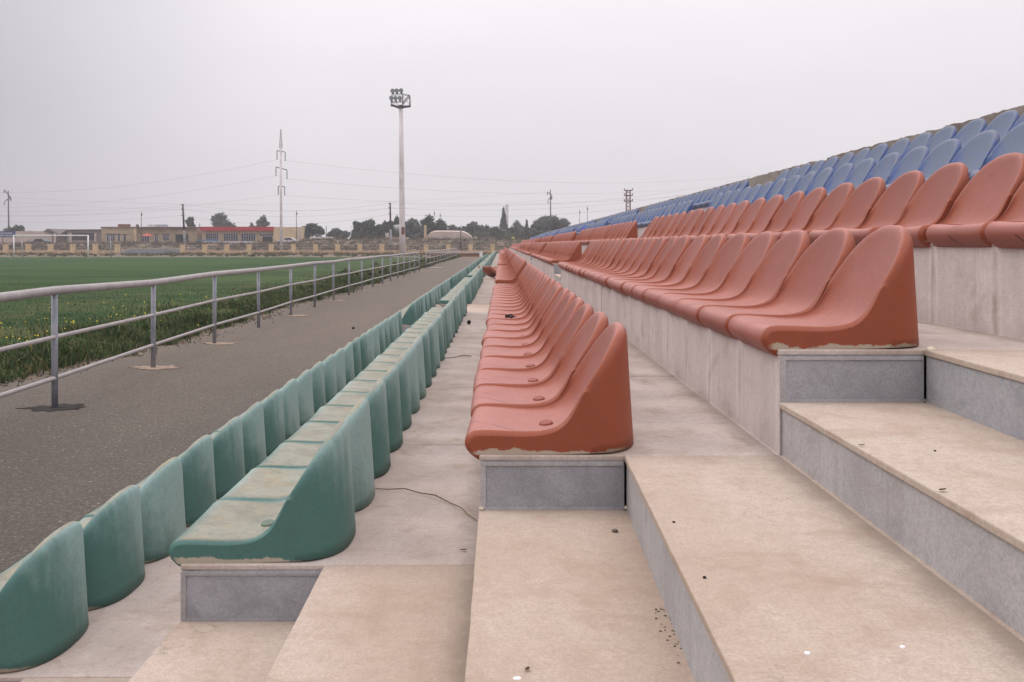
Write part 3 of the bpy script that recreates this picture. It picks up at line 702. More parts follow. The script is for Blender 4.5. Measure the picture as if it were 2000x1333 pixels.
e = empty('brick_barrier', (XY(880, 121), 121, 0)); tag(e, 'low white topped brick barrier where the track ends', 'barrier')
obj('brick_wall', B(XY(838, 121), XY(936, 121), 121, 121.3, -.03, .40), simple('orange_brick', (.26, .13, .075, 1), .9, .3, 4), e)
obj('coping', B(XY(836, 121), XY(937, 121), 120.9, 121.4, .402, .58), simple('pale_coping', (.55, .48, .43, 1), .8, .2, 2), e)
obj('end_block', B(XY(936.5, 120.6), XY(942.5, 120.6), 120.6, 121.2, -.03, .60), WP, e)

# ------------------------------------------------------------------ floodlight mast
MY = 145.0; mx = XY(785.5, MY)
mast = empty('floodlight_mast', (mx, MY, 0)); tag(mast, 'tall pale floodlight mast with six lamps on a steel basket beyond the railing', 'floodlight')
mm = M('mast_paint', .7, .3).world(); c = mm.mix(mm.ramp(mm.noise(1, 5, .7, mm.map((3, 3, .5))), .4, .65), (.70, .64, .64, 1), (.54, .48, .475, 1))
mm.col(mm.mix(mm.ramp(mm.noise(1, 6, .7, mm.map((6, 6, 1.2))), .6, .7, 0, .6), c, (.2, .14, .10, 1)))
zt = ZY(209, MY)
obj('mast_pole', T([(mx + .05, MY, -.05), (mx, MY, 4), (mx - .12, MY, 14), (mx - .2, MY, zt)], [.47, .42, .36, .27], 12), mm.m, mast, True)
RUST = simple('rusty_steel', (.10, .065, .055, 1), .85, .4, 5)
obj('collar', T([(mx - .2, MY, zt - .25), (mx - .2, MY, zt + .25)], [.30, .34], 12), RUST, mast)
tr = lambda px, py, dy=0: Vector((XY(px, MY), MY + dy, ZY(py, MY)))
bm = bmesh.new()
for a, b in (((764, 206), (781, 210)), ((781, 210), (801.5, 208))): 
    tube(bm, [tr(*a, -.5), tr(*b, -.5)], .10, 5); tube(bm, [tr(*a, .5), tr(*b, .5)], .10, 5)
for px in (764, 772, 781, 791, 801): tube(bm, [tr(px, 207, -.6), tr(px, 207, .6)], .06, 5)
tube(bm, [tr(764, 206), tr(779.5, 212)], .09, 5); tube(bm, [tr(801, 208), tr(783, 212)], .09, 5)
obj('platform', bm, RUST, mast)
bm = bmesh.new()
for dy in (-.6, .6):
    for px in (765, 786.5, 801): tube(bm, [tr(px, 207, dy), tr(px if px != 801 else 800, 186.5 if px != 786.5 else 184, dy)], .05, 5)
    tube(bm, [tr(765, 185.5, dy), tr(787, 184.5, dy), tr(800, 187.5, dy)], .045, 5)
    tube(bm, [tr(763, 199.5, dy), tr(786.5, 199.5, dy)], .045, 5)
    tube(bm, [tr(787, 203, dy), tr(800, 187, dy)], .07, 5); tube(bm, [tr(789, 190, dy), tr(801, 207, dy)], .025, 5)
    tube(bm, [tr(768, 206, dy), tr(773, 197, dy), tr(777, 206, dy)], .03, 5)
obj('basket_frame', bm, RUST, mast)
LMP = simple('lamp_housing', (.07, .08, .08, 1), .6, .3, 4); LGL = simple('lamp_glass', (.22, .25, .27, 1), .3, .3, 4)
for (px, py) in ((768, 179), (776, 178.7), (784.5, 178.3), (765.5, 193), (773.5, 193), (782, 193)):
    c_ = tr(px, py, -.45); bm = bmesh.new()
    tube(bm, [c_ + Vector((0, .38, .0)), c_ + Vector((0, .1, .0)), c_ + Vector((-.02, -.28, -.03))], [.14, .26, .33], 10)
    box(bm, c_.x - .13, c_.x + .13, c_.y + .05, c_.y + .3, c_.z - .48, c_.z - .2)
    h = obj('floodlight', bm, LMP, mast)
    g_ = obj('lens', T([c_ + Vector((-.02, -.29, -.03)), c_ + Vector((-.02, -.32, -.03))], .29, 10), LGL, h)
obj('switch_box', B(mx - .05, mx + .42, MY - .62, MY - .40, ZY(458, MY), ZY(444, MY)), simple('rust_box', (.20, .085, .055, 1), .8, .4, 5), mast)
bm = bmesh.new()
for i in range(30):
    z = 4 + i * .58; r = .43 - .008 * i; tube(bm, [(mx - .006 * i + r - .12, MY - .1, z), (mx - .006 * i + r + .14, MY - .1, z)], .022, 4)
tag(obj('climbing_rungs', bm, RUST, mast), kind='stuff')

# ------------------------------------------------------------------ power pylon, poles, lamps, masts
def crossarm(e, Y, pxa, pya, pxb, pyb, mat, ins=17, r=.07):
    obj('crossarm', T([P(pxa, pya, Y), P(pxb, pyb, Y)], r, 5), mat, e)
    for px, py in ((pxa, pya), (pxb, pyb)):
        bm = bmesh.new(); n = 7
        for i in range(n):
            q = P(px + (.4 if px == pxb else -.3) * 0, py + 1 + ins * i / n, Y)
            tube(bm, [q, q + Vector((0, 0, -ins / n * Y / F * .7))], [.05 * r / .07 * 1.5, .09 * r / .07 * 1.3], 6)
        obj('insulator', bm, INS, e)
INS = simple('insulator_glass', (.06, .055, .06, 1), .5, .2, 5)
CPY = simple('pylon_concrete', (.66, .62, .62, 1), .85, .25, 1.5)
Y = 166; e = empty('power_pylon', (XY(549, Y), Y, hill(XY(549, Y), Y) - .1)); tag(e, 'tall white concrete power pylon with three crossarms behind the boundary wall', 'pylon')
obj('pylon_pole', T([P(549.5, 496, Y), P(549, 420, Y), P(548.5, 282, Y)], [.26, .22, .15], 10), CPY, e, True)
bm = bmesh.new()
for s in (-1, 1):
    for d in (-.2, .2): tube(bm, [P(548.5 + s * 2.4, 290, Y) + Vector((0, d, 0)), P(548.5 + s * .6, 252.5, Y)], .035, 4)
for i in range(5): tube(bm, [P(548.5 - 2.2 + i * .4, 283 - i * 6, Y), P(548.5 + 2.2 - i * .4, 283 - i * 6, Y)], .022, 4)
for i in range(5): tube(bm, [P(548.5 - 2.2 + i * .35, 283 - i * 6, Y), P(548.5 + 2 - i * .4, 277 - i * 6, Y)], .02, 4)
obj('spire', bm, simple('galvanised_lattice', (.32, .31, .32, 1), .7, .2), e)
crossarm(e, Y, 541, 294.5, 557, 297.5, INS); crossarm(e, Y, 539, 326.5, 560.5, 332.5, INS); crossarm(e, Y, 543.5, 364, 556, 365, INS)
def pylon2(px, ptop, pbase, Y, arms, lab, lean=0, r=.17):
    e = empty('power_pole', (XY(px, Y), Y, ZY(pbase, Y))); tag(e, lab, 'power pole')
    obj('pole', T([P(px + lean, pbase, Y), P(px, ptop, Y)], [r * 1.35, r * .8], 8), DPM, e, True)
    for a in arms: crossarm(e, Y, *a, INS, 6, .10)
DPM = simple('weathered_pole', (.13, .115, .115, 1), .9, .35, 2)
pylon2(16, 373, 478, 240, ((8, 371, 21, 386), (8.5, 395, 20, 385)), 'slender power pole with slanted zigzag crossarms near the blue billboard', 1.5)
pylon2(1075, 371, 476, 260, ((1069, 375, 1078, 382), (1070.5, 391, 1077, 384)), 'slender power pole with zigzag crossarms above the hazy tree at the end of the stand', 1, .16)
def woodpole(px, ptop, pbase, Y, lab, lean=0, r=.16):
    zb = hill(XY(px, Y), Y)
    e = empty('utility_pole', (XY(px, Y), Y, zb)); tag(e, lab, 'utility pole')
    top = P(px, ptop, Y); bot = Vector((XY(px + lean, Y), Y, zb - .1))
    mid = bot.lerp(top, .45)
    obj('pole', T([bot, mid], [r * 1.3, r * 1.1], 8), simple('pole_foot', (.27, .27, .28, 1), .9, .3, 2), e, True)
    obj('pole_shaft', T([mid, top], [r * 1.1, r * .9], 8), simple('dark_wood', (.075, .05, .045, 1), .9, .3, 2), e, True)
    for q in (0, 9, 21):
        obj('bracket', T([P(px - 3.6, ptop + q + 1, Y), P(px + 1.2, ptop + q + 1, Y)], .07, 5), INS, e)
woodpole(357, 399, 491, 168, 'leaning dark utility pole in front of the beige stone building', 4.5)
woodpole(762, 396.5, 492, 168, 'dark utility pole just beside the floodlight mast', 1.5, .15)
def lamp(px, ptop, pbase, Y, lab, r=.07, head=2.2):
    e = empty('lamp_post', (XY(px, Y), Y, ZY(pbase, Y))); tag(e, lab, 'lamp post')
    obj('lamp_pole', T([P(px, pbase, Y), P(px, ptop, Y)], [r * 1.4, r * .6], 6), DPM, e, True)
    c_ = P(px + .6, ptop + 7, Y); s = Y / F
    obj('lamp_head', T([c_ + Vector((0, 0, -1.6 * s)), c_, c_ + Vector((0, 0, 3.2 * s))], [.5 * s * head, s * head * .9, .3 * s], 6), INS, e)
lamp(276, 413, 476, 196, 'thin lamp post standing before the red umbrella of the stone building')
lamp(579, 411, 475, 195, 'thin lamp post before the plain end wall of the red roofed building')
lamp(848, 411, 470, 230, 'thin lamp post at the left of a close pair by the domed roof house', .07, 1.6)
lamp(859.5, 415, 470, 220, 'thin lamp post at the right of a close pair by the domed roof house', .07, 1.6)
lamp(1132, 409, 470, 200, 'thin lamp post rising behind the stand, left one of a pair', .06, 1.6)
lamp(1147, 402, 470, 195, 'thin lamp post rising behind the stand, right and taller one of a pair', .06, 1.6)
lamp(900, 445, 485, 170, 'short dark pole standing on the scrubby bank', .12, 1.2)
lamp(390, 437, 476, 215, 'short pole between the stone building and the red roofed building', .12, .6)
lamp(637, 441, 476, 215, 'short pole between the two round trees', .10, .6)
def lattice(px0, px1, ptop, pbase, Y, lab, n=9, arms=(), head=None, r=.09, mat=None):
    e = empty('lattice_tower', (XY((px0 + px1) / 2, Y), Y, ZY(pbase, Y))); tag(e, lab, 'tower')
    bm = bmesh.new(); w_ = (px1 - px0) / F * Y; cs_ = [(0, 0), (w_, 0), (w_, w_), (0, w_)]
    b0 = P(px0, pbase, Y); t0 = ZY(ptop, Y)
    for dx, dy in cs_: tube(bm, [(b0.x + dx, Y + dy, b0.z), (b0.x + dx, Y + dy, t0)], r, 4)
    st = (t0 - b0.z) / n
    for i in range(n):
        for q in range(4):
            a = cs_[q]; b = cs_[(q + 1) % 4]; z = b0.z + i * st
            tube(bm, [(b0.x + a[0], Y + a[1], z), (b0.x + b[0], Y + b[1], z + st)], r * .55, 4)
            tube(bm, [(b0.x + b[0], Y + b[1], z), (b0.x + a[0], Y + a[1], z + st)], r * .55, 4)
    obj('lattice', bm, mat or RUST, e)
    for y_ in arms:
        bm = bmesh.new(); z = ZY(y_, Y)
        for d in (0, w_): tube(bm, [(b0.x - .5 * w_, Y + d, z), (b0.x + 1.5 * w_, Y + d, z)], r * 1.3, 4)
        for d in (0, w_): tube(bm, [(b0.x + d, Y - .5 * w_, z), (b0.x + d, Y + 1.5 * w_, z)], r, 4)
        for t in (-.5, 1.5):
            tube(bm, [(b0.x + t * w_, Y, z), (b0.x + t * w_, Y, z + .5 * w_)], r * 1.6, 5)
        obj('arm', bm, mat or RUST, e)
RED_ST = simple('red_brown_steel', (.20, .09, .09, 1), .8, .3, 4)
lattice(1223.5, 1231.5, 372, 470, 210, 'dark red lattice mast top rising behind the blue seats', 14, (372, 382, 393), None, .065, RED_ST)
lattice(988, 992, 400, 460, 330, 'faint grey lattice mast beside the tall conifer', 12, (), None, .10, simple('faint_steel', (.32, .29, .30, 1), .8, .2))
# wires
WIRE = simple('wire', (.16, .15, .16, 1), .7, .1)
def wire(a, b, sag, lab, r=.012):
    pts = []
    for i in range(17):
        t = i / 16; q = a.lerp(b, t); q.z -= sag * 4 * t * (1 - t); pts.append(q)
    tag(obj('power_line', T(pts, r, 4), WIRE), lab, 'power line')
wl = [((541, 312, 166), (-300, 365, 210), 'upper'), ((539, 344, 166), (-300, 372, 210), 'second'), ((543, 380, 166), (-300, 392, 210), 'third')]
wire(P(541, 312, 166), P(-260, 352, 215), 4, 'thin power line running from the top arm of the white pylon past the billboard')
wire(P(539, 344, 166), P(-260, 395, 215), 3, 'thin power line running from the middle arm of the white pylon past the billboard')
wire(P(543.5, 381, 166), P(-260, 408, 215), 2.5, 'thin power line running from the lowest arm of the white pylon past the billboard')
wire(P(557, 314, 166), P(1500, 340, 250), 3, 'thin power line from the top arm of the white pylon over the stand')
wire(P(560.5, 350, 166), P(1500, 352, 250), 3, 'thin power line from the middle arm of the white pylon over the stand')
wire(P(556, 382, 166), P(1500, 360, 250), 3, 'thin power line from the lowest arm of the white pylon over the stand')
for q, lb in ((1, 'uppermost'), (10, 'middle'), (22, 'lowest')):
    wire(P(357, 399 + q, 168), P(762, 396.5 + q, 168), 1.2 + q * .02, f'{lb} of three wires slung between the two dark utility poles')
    wire(P(357, 399 + q, 168), P(-200, 400 + q, 190), 1.2, f'{lb} of three wires leaving the leaning utility pole past the goal')
    wire(P(762, 396.5 + q, 168), P(1340, 370 + q, 200), 1.5, f'{lb} of three wires leaving the second utility pole over the stand')
wire(P(21, 386, 240), P(1069, 375, 260), 2.5, 'faint long wire between the two zigzag crossarm poles, high one', .012)
wire(P(20, 395, 240), P(1070.5, 391, 260), 2.5, 'faint long wire between the two zigzag crossarm poles, low one', .012)

# ------------------------------------------------------------------ buildings
STONE = M('limestone_blocks', .9, .2).world()
br = STONE.n('ShaderNodeTexBrick'); br.inputs['Scale'].default_value = 1.0
br.inputs['Brick Width'].default_value = .8; br.inputs['Row Height'].default_value = .4; br.inputs['Mortar Size'].default_value = .03
br.inputs['Color1'].default_value = (.52, .40, .26, 1); br.inputs['Color2'].default_value = (.42, .32, .21, 1); br.inputs['Mortar'].default_value = (.22, .17, .12, 1)
STONE.l(STONE.map((1, 1, 1)), br.inputs['Vector'])
mpp = STONE.n('ShaderNodeCombineXYZ'); q = STONE.xyz(); STONE.l(q[0], mpp.inputs[0]); STONE.l(q[2], mpp.inputs[1]); STONE.l(mpp.outputs[0], br.inputs['Vector'])
STONE.col(STONE.mix(STONE.ramp(STONE.noise(.8, 5, .7), .35, .7, 0, .6), br.outputs[0], (.24, .18, .12, 1))); STONE = STONE.m
PLAS = simple('pale_plaster', (.62, .46, .30, 1), .9, .25, .8); PINK = simple('pinkish_plaster', (.52, .42, .37, 1), .9, .2, .6)
GLS = simple('window_glass', (.035, .04, .05, 1), .15, .3, 1); FRM = simple('window_frame', (.42, .41, .44, 1), .6, .2, 3)
DKI = simple('dark_opening', (.018, .02, .019, 1), .9, .2, 1); DGM = simple('grey_metal', (.14, .12, .11, 1), .8, .3, 2)
def window(e, Y, x0, x1, y0, y1, nm=3, frame=FRM, pane=GLS, lintel=True):
    a, b = XY(x0, Y), XY(x1, Y); z1, z0 = ZY(y0, Y), ZY(y1, Y); t = .09
    bm = bmesh.new()
    box(bm, a, b, Y - .06, Y + .02, z1 - t, z1); box(bm, a, b, Y - .06, Y + .02, z0, z0 + t)
    for i in range(nm + 1):
        x = a + (b - a - t) * i / nm; box(bm, x, x + t, Y - .055, Y + .02, z0 + t, z1 - t)
    box(bm, a + t, b - t, Y - .05, Y + .02, z0 + (z1 - z0) * .68, z0 + (z1 - z0) * .68 + .05)
    f = obj('window', bm, frame, e)
    obj('pane', B(a + .02, b - .02, Y - .03, Y + .015, z0 + .02, z1 - .02), pane, f)
    if lintel: obj('lintel', B(a - .1, b + .1, Y - .10, Y + .02, z1 + .003, z1 + .18), DKI, e)
BY = 200.0
e = empty('stone_building', (XY(290, BY), BY, 1.6)); tag(e, 'single storey beige stone building with flat roof and a wide dark doorway', 'building')
zb = 1.2; zt = ZY(444.5, BY)
obj('wall', B(XY(198, BY), XY(262, BY), BY, BY + 12, zb, zt - .1), STONE, e)
obj('wall', B(XY(262.2, BY), XY(382, BY), BY + .8, BY + 12.5, zb, zt - .05), STONE, e)
obj('roof_edge', B(XY(197, BY), XY(383, BY), BY - .25, BY + 13, zt - .095, zt + .12), simple('roof_edge', (.22, .14, .10, 1), .9, .3, 2), e)
obj('pilaster', B(XY(262, BY), XY(267, BY), BY - .1, BY + .9, zb, zt - .12), PLAS, e)
for a in ((208, 225, 459, 472, 4), (229.5, 235, 459, 472, 1), (240.5, 247, 459, 472, 1)): window(e, BY, *a)
Yw = BY + .8
window(e, Yw, 277, 292, 462, 474, 3); window(e, Yw, 302, 309, 459, 475, 2); window(e, Yw, 318, 330.5, 459, 471, 3)
obj('doorway', B(XY(343, Yw), XY(360, Yw), Yw - .05, Yw + .1, 1.3, ZY(458.5, Yw)), DKI, e)
obj('doorway', B(XY(363, Yw), XY(368, Yw), Yw - .05, Yw + .1, 1.3, ZY(458.5, Yw)), simple('dark_green_door', (.02, .035, .03, 1), .8, .3, 2), e)
# red parasol in front
c_ = P(287.5, 460, 197)
bm = bmesh.new(); n = 12
top = bm.verts.new(c_ + Vector((0, 0, .45))); ring = [bm.verts.new(c_ + Vector((1.1 * math.cos(2 * math.pi * i / n), 1.1 * math.sin(2 * math.pi * i / n), -.1 - (.05 if i % 2 else 0)))) for i in range(n)]
for i in range(n): bm.faces.new((ring[i], ring[(i + 1) % n], top))
e2 = empty('parasol', (c_.x, c_.y, 1.7)); tag(e2, 'open red parasol before the stone building', 'parasol')
obj('canopy', bm, simple('red_canvas', (.50, .09, .06, 1), .8, .2), e2)
obj('parasol_pole', T([(c_.x, c_.y, 1.6), (c_.x, c_.y, c_.z + .4)], .04, 6), DKM, e2)
# roof signs (lettering too small to read in the photograph)
e2 = empty('roof_sign', (XY(240, BY), BY + 1, zt)); tag(e2, 'red brown sign board on the roof of the stone building', 'sign')
obj('sign_board', B(XY(227, BY), XY(251, BY), BY + .9, BY + 1.1, zt + .02, ZY(438, BY)), simple('rust_red_sign', (.26, .10, .06, 1), .8, .5, 1.2), e2)
obj('sign_post', T([(XY(230, BY), BY + 1.2, zt), (XY(230, BY), BY + 1.2, ZY(439, BY))], .05, 5), DKM, e2)
obj('sign_post', T([(XY(249, BY), BY + 1.2, zt), (XY(249, BY), BY + 1.2, ZY(439, BY))], .05, 5), DKM, e2)
e2 = empty('letter_sign', (XY(304, BY), BY + 1.2, zt)); tag(e2, 'row of small pale and blue letters standing on the roof edge', 'sign')
PB = simple('letter_blue', (.05, .10, .20, 1), .7, .2); PG = simple('letter_pale', (.42, .36, .30, 1), .7, .2)
strokes = {0: ((0, 0, .25, 1), (.75, 0, 1, 1), (.25, .4, .75, .6)), 1: ((0, 0, .25, 1), (.25, .78, 1, 1), (.25, .4, .8, .6), (.75, .6, 1, .78)), 2: ((0, 0, .25, 1), (.25, 0, 1, .2), (.25, .8, 1, 1), (.25, .42, .8, .6))}
px = 284.5
for i in range(13):
    if i == 1 or i == 3: px += 1.2
    a = XY(px, BY); w_ = .24; h_ = .42; z = zt + .16; bm = bmesh.new()
    for (u0, v0, u1, v1) in strokes[i % 3]: box(bm, a + u0 * w_, a + u1 * w_, BY + 1.15, BY + 1.25, z + v0 * h_, z + v1 * h_)
    obj('letter', bm, PG if i < 5 else PB, e2); px += 2.9
obj('sign_rail', B(XY(283, BY), XY(325, BY), BY + 1.15, BY + 1.25, zt + .1, zt + .155), DKM, e2)

e = empty('red_roof_building', (XY(465, BY), BY, 1.6)); tag(e, 'shop building with deep red fascia, wide windows and a plain beige end block', 'building')
Yr = 200.0
obj('wall', B(XY(394, Yr), XY(534, Yr), Yr + .4, Yr + 11, 1.2, ZY(452, Yr)), PLAS, e)
obj('fascia', B(XY(393, Yr), XY(534.5, Yr), Yr - .5, Yr + 11.2, ZY(451.5, Yr) + .01, ZY(443.2, Yr)), simple('red_fascia', (.42, .035, .035, 1), .7, .2, 1), e)
obj('side_block', B(XY(534.6, Yr), XY(588.5, Yr), Yr - .2, Yr + 11, 1.2, ZY(443.8, Yr)), simple('side_block', (.60, .46, .29, 1), .9, .15, .8), e)
obj('corner_strip', B(XY(582, Yr), XY(588.8, Yr), Yr - .25, Yr + .1, 1.2, ZY(444.5, Yr)), PINK, e)
for i, a in enumerate(((402, 427, 456, 472, 6), (436.5, 465, 456, 472, 6), (471, 499.5, 456, 472, 6), (507, 534, 456, 462, 5))):
    window(e, Yr + .38, *a, lintel=False)
obj('doorway', B(XY(512, Yr), XY(531, Yr), Yr + .3, Yr + .45, 1.3, ZY(462.5, Yr)), DKI, e)
for px in (399, 431.5, 468, 503): obj('pillar', B(XY(px - 2.3, Yr), XY(px + 2.3, Yr), Yr + .1, Yr + .38, 1.2, ZY(452, Yr)), STONE, e)
obj('sill', B(XY(399, Yr), XY(505, Yr), Yr + .05, Yr + .35, ZY(474.5, Yr), ZY(472.3, Yr)), WP, e)
e = empty('blue_stall', (XY(405, 190), 190, 1.6)); tag(e, 'long low blue canopy by the corner of the red roofed shop', 'canopy')
obj('canopy_sheet', B(XY(386, 190), XY(424, 190), 190, 191.4, ZY(471, 190), ZY(468.4, 190)), simple('blue_sheet', (.10, .24, .42, 1), .7, .2), e)
for px in (388, 405, 422): obj('canopy_leg', T([(XY(px, 190), 190.2, 1.4), (XY(px, 190), 190.2, ZY(471, 190))], .04, 5), DKM, e)
# white parked car by the end block
def car(px, py, Y, mat, lab):
    e = empty('parked_car', (XY(px, Y), Y, ZY(py, Y))); tag(e, lab, 'car')
    x, z = XY(px, Y), ZY(py, Y); prof = [(-2.05, .3), (-2.1, .62), (-1.35, .82), (-.75, .86), (-.3, 1.32), (.85, 1.35), (1.5, .92), (2.05, .85), (2.1, .35)]
    bm = bmesh.new(); a = [bm.verts.new((x + u, Y, z + v)) for u, v in prof]; b = [bm.verts.new((x + u, Y + 1.65, z + v)) for u, v in prof]
    for i in range(len(prof)): bm.faces.new((a[i], a[(i + 1) % len(prof)], b[(i + 1) % len(prof)], b[i]))
    bm.faces.new(a); bm.faces.new(b[::-1]); obj('car_body', bev(bm, .06, 2), mat, e)
    bm = bmesh.new(); pr_ = [(-.62, .88), (-.26, 1.26), (.8, 1.28), (1.3, .92)]
    a = [bm.verts.new((x + u, Y - .012, z + v)) for u, v in pr_]; b = [bm.verts.new((x + u, Y + .03, z + v)) for u, v in pr_]
    for i in range(4): bm.faces.new((a[i], a[(i + 1) % 4], b[(i + 1) % 4], b[i]))
    bm.faces.new(a); bm.faces.new(b[::-1]); obj('car_window', bm, GLS, e)
    for u in (-1.35, 1.3): obj('wheel', T([(x + u, Y - .03, z + .32), (x + u, Y + .2, z + .32)], .32, 12), DKI, e)
CARW = simple('white_car_paint', (.55, .56, .60, 1), .35, .05)
car(560, 478, 192, CARW, 'white car parked before the plain beige end block')
car(72, 480.5, 185, simple('teal_car_paint', (.05, .085, .10, 1), .4, .1), 'dark teal car parked behind the football goal')

e = empty('portal_building', (XY(160, BY), BY, 1.6)); tag(e, 'low grey plastered building with a large dark opening and stepped gable', 'building')
Yp = 202; GP = simple('grey_plaster', (.30, .25, .225, 1), .9, .3, .8)
obj('wall', B(XY(131, Yp), XY(197.5, Yp), Yp, Yp + 10, 1.2, ZY(450, Yp)), GP, e)
obj('opening', B(XY(141, Yp), XY(184, Yp), Yp - .06, Yp + .2, ZY(469.5, Yp), ZY(455, Yp)), simple('shade_opening', (.05, .042, .04, 1), .95, .3, 1), e)
bm = bmesh.new(); pr_ = [(116, 458), (132, 448.6), (200, 448.2), (200, 450.5), (133, 451), (119, 460)]
a = [bm.verts.new(P(x, y, Yp - .3)) for x, y in pr_]; b = [bm.verts.new(P(x, y, Yp - .3) + Vector((0, 10, 0))) for x, y in pr_]
for i in range(6): bm.faces.new((a[i], a[(i + 1) % 6], b[(i + 1) % 6], b[i]))
bm.faces.new(a); bm.faces.new(b[::-1]); obj('roof', bm, simple('dark_roofing', (.13, .10, .095, 1), .9, .3, 1), e)
for px in (108, 138.5, 187): obj('column', B(XY(px - 2, Yp), XY(px + 2, Yp), Yp - .25, Yp - .07, 1.2, ZY(456, Yp)), PINK, e)
obj('low_annexe', B(XY(100, Yp), XY(130.5, Yp), Yp + .5, Yp + 8, 1.2, ZY(461, Yp)), simple('brown_annexe', (.14, .105, .09, 1), .9, .3, 1), e)
e = empty('white_shed', (XY(65, 215), 215, 1.6)); tag(e, 'long pale shed with low pitched grey roof behind the blue billboard', 'shed')
obj('wall', B(XY(-90, 215), XY(102, 215), 215, 225, 1.2, ZY(452, 215)), PINK, e)
bm = bmesh.new(); pr_ = [(84, 452.6), (93, 447), (114, 457), (114, 459.5)]
a = [bm.verts.new(P(x, y, 214.5)) for x, y in pr_]; b = [bm.verts.new(P(x, y, 214.5) + Vector((0, 10, 0))) for x, y in pr_]
for i in range(4): bm.faces.new((a[i], a[(i + 1) % 4], b[(i + 1) % 4], b[i]))
bm.faces.new(a); bm.faces.new(b[::-1]); obj('roof', bm, DGM, e)
obj('side_wall', B(XY(102.2, 215), XY(114, 215), 215.2, 224, 1.2, ZY(459.7, 215)), PINK, e)
e = empty('billboard', (XY(0, 205), 205, 1.6)); tag(e, 'blue billboard with two lines of white lettering cut by the frame edge', 'billboard')
obj('board', B(XY(-40, 205), XY(29.5, 205), 205, 205.2, ZY(464, 205), ZY(452, 205)), simple('navy_board', (.035, .055, .16, 1), .7, .15, 1), e)
for rowi, (y0_, y1_) in enumerate(((454.8, 457.3), (459.3, 461.8))):
    px = -36; q = 0
    while px < 25:
        w_ = random.uniform(1.1, 2.0); a = XY(px, 205); ww = w_ / F * 205; z0_, z1_ = ZY(y1_, 205), ZY(y0_, 205); bm = bmesh.new()
        for (u0, v0, u1, v1) in strokes[q % 3]: box(bm, a + u0 * ww, a + u1 * ww, 204.96, 205.0, z0_ + v0 * (z1_ - z0_), z0_ + v1 * (z1_ - z0_))
        obj('letter', bm, WP, e); px += w_ + (.7 if q % 6 else 1.8); q += 1
for px in (-30, 5, 26): obj('billboard_leg', T([(XY(px, 205.1), 205.1, 1.2), (XY(px, 205.1), 205.1, ZY(464, 205))], .07, 6), DKM, e)
e = empty('low_white_kiosk', (XY(626, 195), 195, 2.3)); tag(e, 'long low white kiosk with striped awning in front of the round dark trees', 'kiosk')
obj('wall', B(XY(607, 195), XY(644, 195), 195, 198, 2.0, ZY(466, 195)), PINK, e)
obj('awning', B(XY(606, 194.6), XY(645, 194.6), 194.6, 198.2, ZY(465.8, 195), ZY(463, 195)), WP, e)
e = empty('beige_house', (XY(772, 205), 205, 2.3)); tag(e, 'low beige house with small roof tank partly hidden by the floodlight mast', 'house')
obj('wall', B(XY(750, 205), XY(793, 205), 205, 213, 2.0, ZY(464, 205)), simple('cream_wall', (.50, .40, .27, 1), .9, .2, 1), e)
obj('wall', B(XY(752, 205), XY(761, 205), 206, 210, ZY(464.2, 205), ZY(461, 205)), simple('cream_wall_top', (.50, .40, .27, 1), .9, .2, 1), e)
obj('roof_tank', B(XY(752, 206), XY(757, 206), 206.5, 208, ZY(461.1, 205), ZY(455, 205)), FRM, e)
e = empty('domed_roof_house', (XY(875, 205), 205, 2.3)); tag(e, 'pale house with broad rounded roof and a tall free standing chimney', 'house')
Yd = 205
bm = bmesh.new(); prf = [(832, 466.5), (835, 460), (840, 455.5), (847, 453), (862, 452.6), (890, 453), (905, 453.6), (913, 457.5), (920, 463), (923, 466.5)]
a = [bm.verts.new(P(x, y, Yd + .5)) for x, y in prf]
mid = [bm.verts.new(P(VX + (x - VX) * 1.0, y - .5 if 0 < i < 9 else y, Yd + .5) + Vector((0, 3, .2 if 0 < i < 9 else 0))) for i, (x, y) in enumerate(prf)]
b = [bm.verts.new(P(x, y, Yd + .5) + Vector((0, 9, -.6 if 0 < i < 9 else 0))) for i, (x, y) in enumerate(prf)]
for s0, s1 in ((a, mid), (mid, b)):
    for i in range(9): bm.faces.new((s0[i], s0[i + 1], s1[i + 1], s1[i]))
bm.faces.new(a); bm.faces.new(b[::-1]); obj('roof', bm, PINK, e)
obj('wall', B(XY(815, Yd), XY(940, Yd), Yd + .8, Yd + 9, 1.8, ZY(466.3, Yd)), simple('house_wall', (.42, .36, .29, 1), .9, .3, 1), e)
obj('chimney', B(XY(828.5, Yd), XY(833.3, Yd), Yd - .6, Yd - .1, 1.8, ZY(440.5, Yd)), simple('cream_chimney', (.55, .42, .26, 1), .9, .15, 1), e)
e = empty('small_hut', (XY(928, 198), 198, 2.3)); tag(e, 'small pale huts and rubble at the right end of the domed roof house', 'hut')
obj('wall', B(XY(926, 198), XY(932, 198), 198, 200, 1.8, ZY(462.5, 198)), simple('hut_wall', (.55, .45, .25, 1), .9, .15, 1), e)
obj('roof', B(XY(925, 197.8), XY(947, 197.8), 197.8, 201, 2.2, ZY(465.5, 198)), WP2, e)
tag(obj('yellow_tent', bev(B(XY(998, 196), XY(1006, 196), 196, 198, 2.0, ZY(463, 196)), .25, 2), simple('yellow_sheet', (.55, .50, .12, 1), .8, .2)), 'small bright yellow tent on the bank near the end of the stand', 'tent')

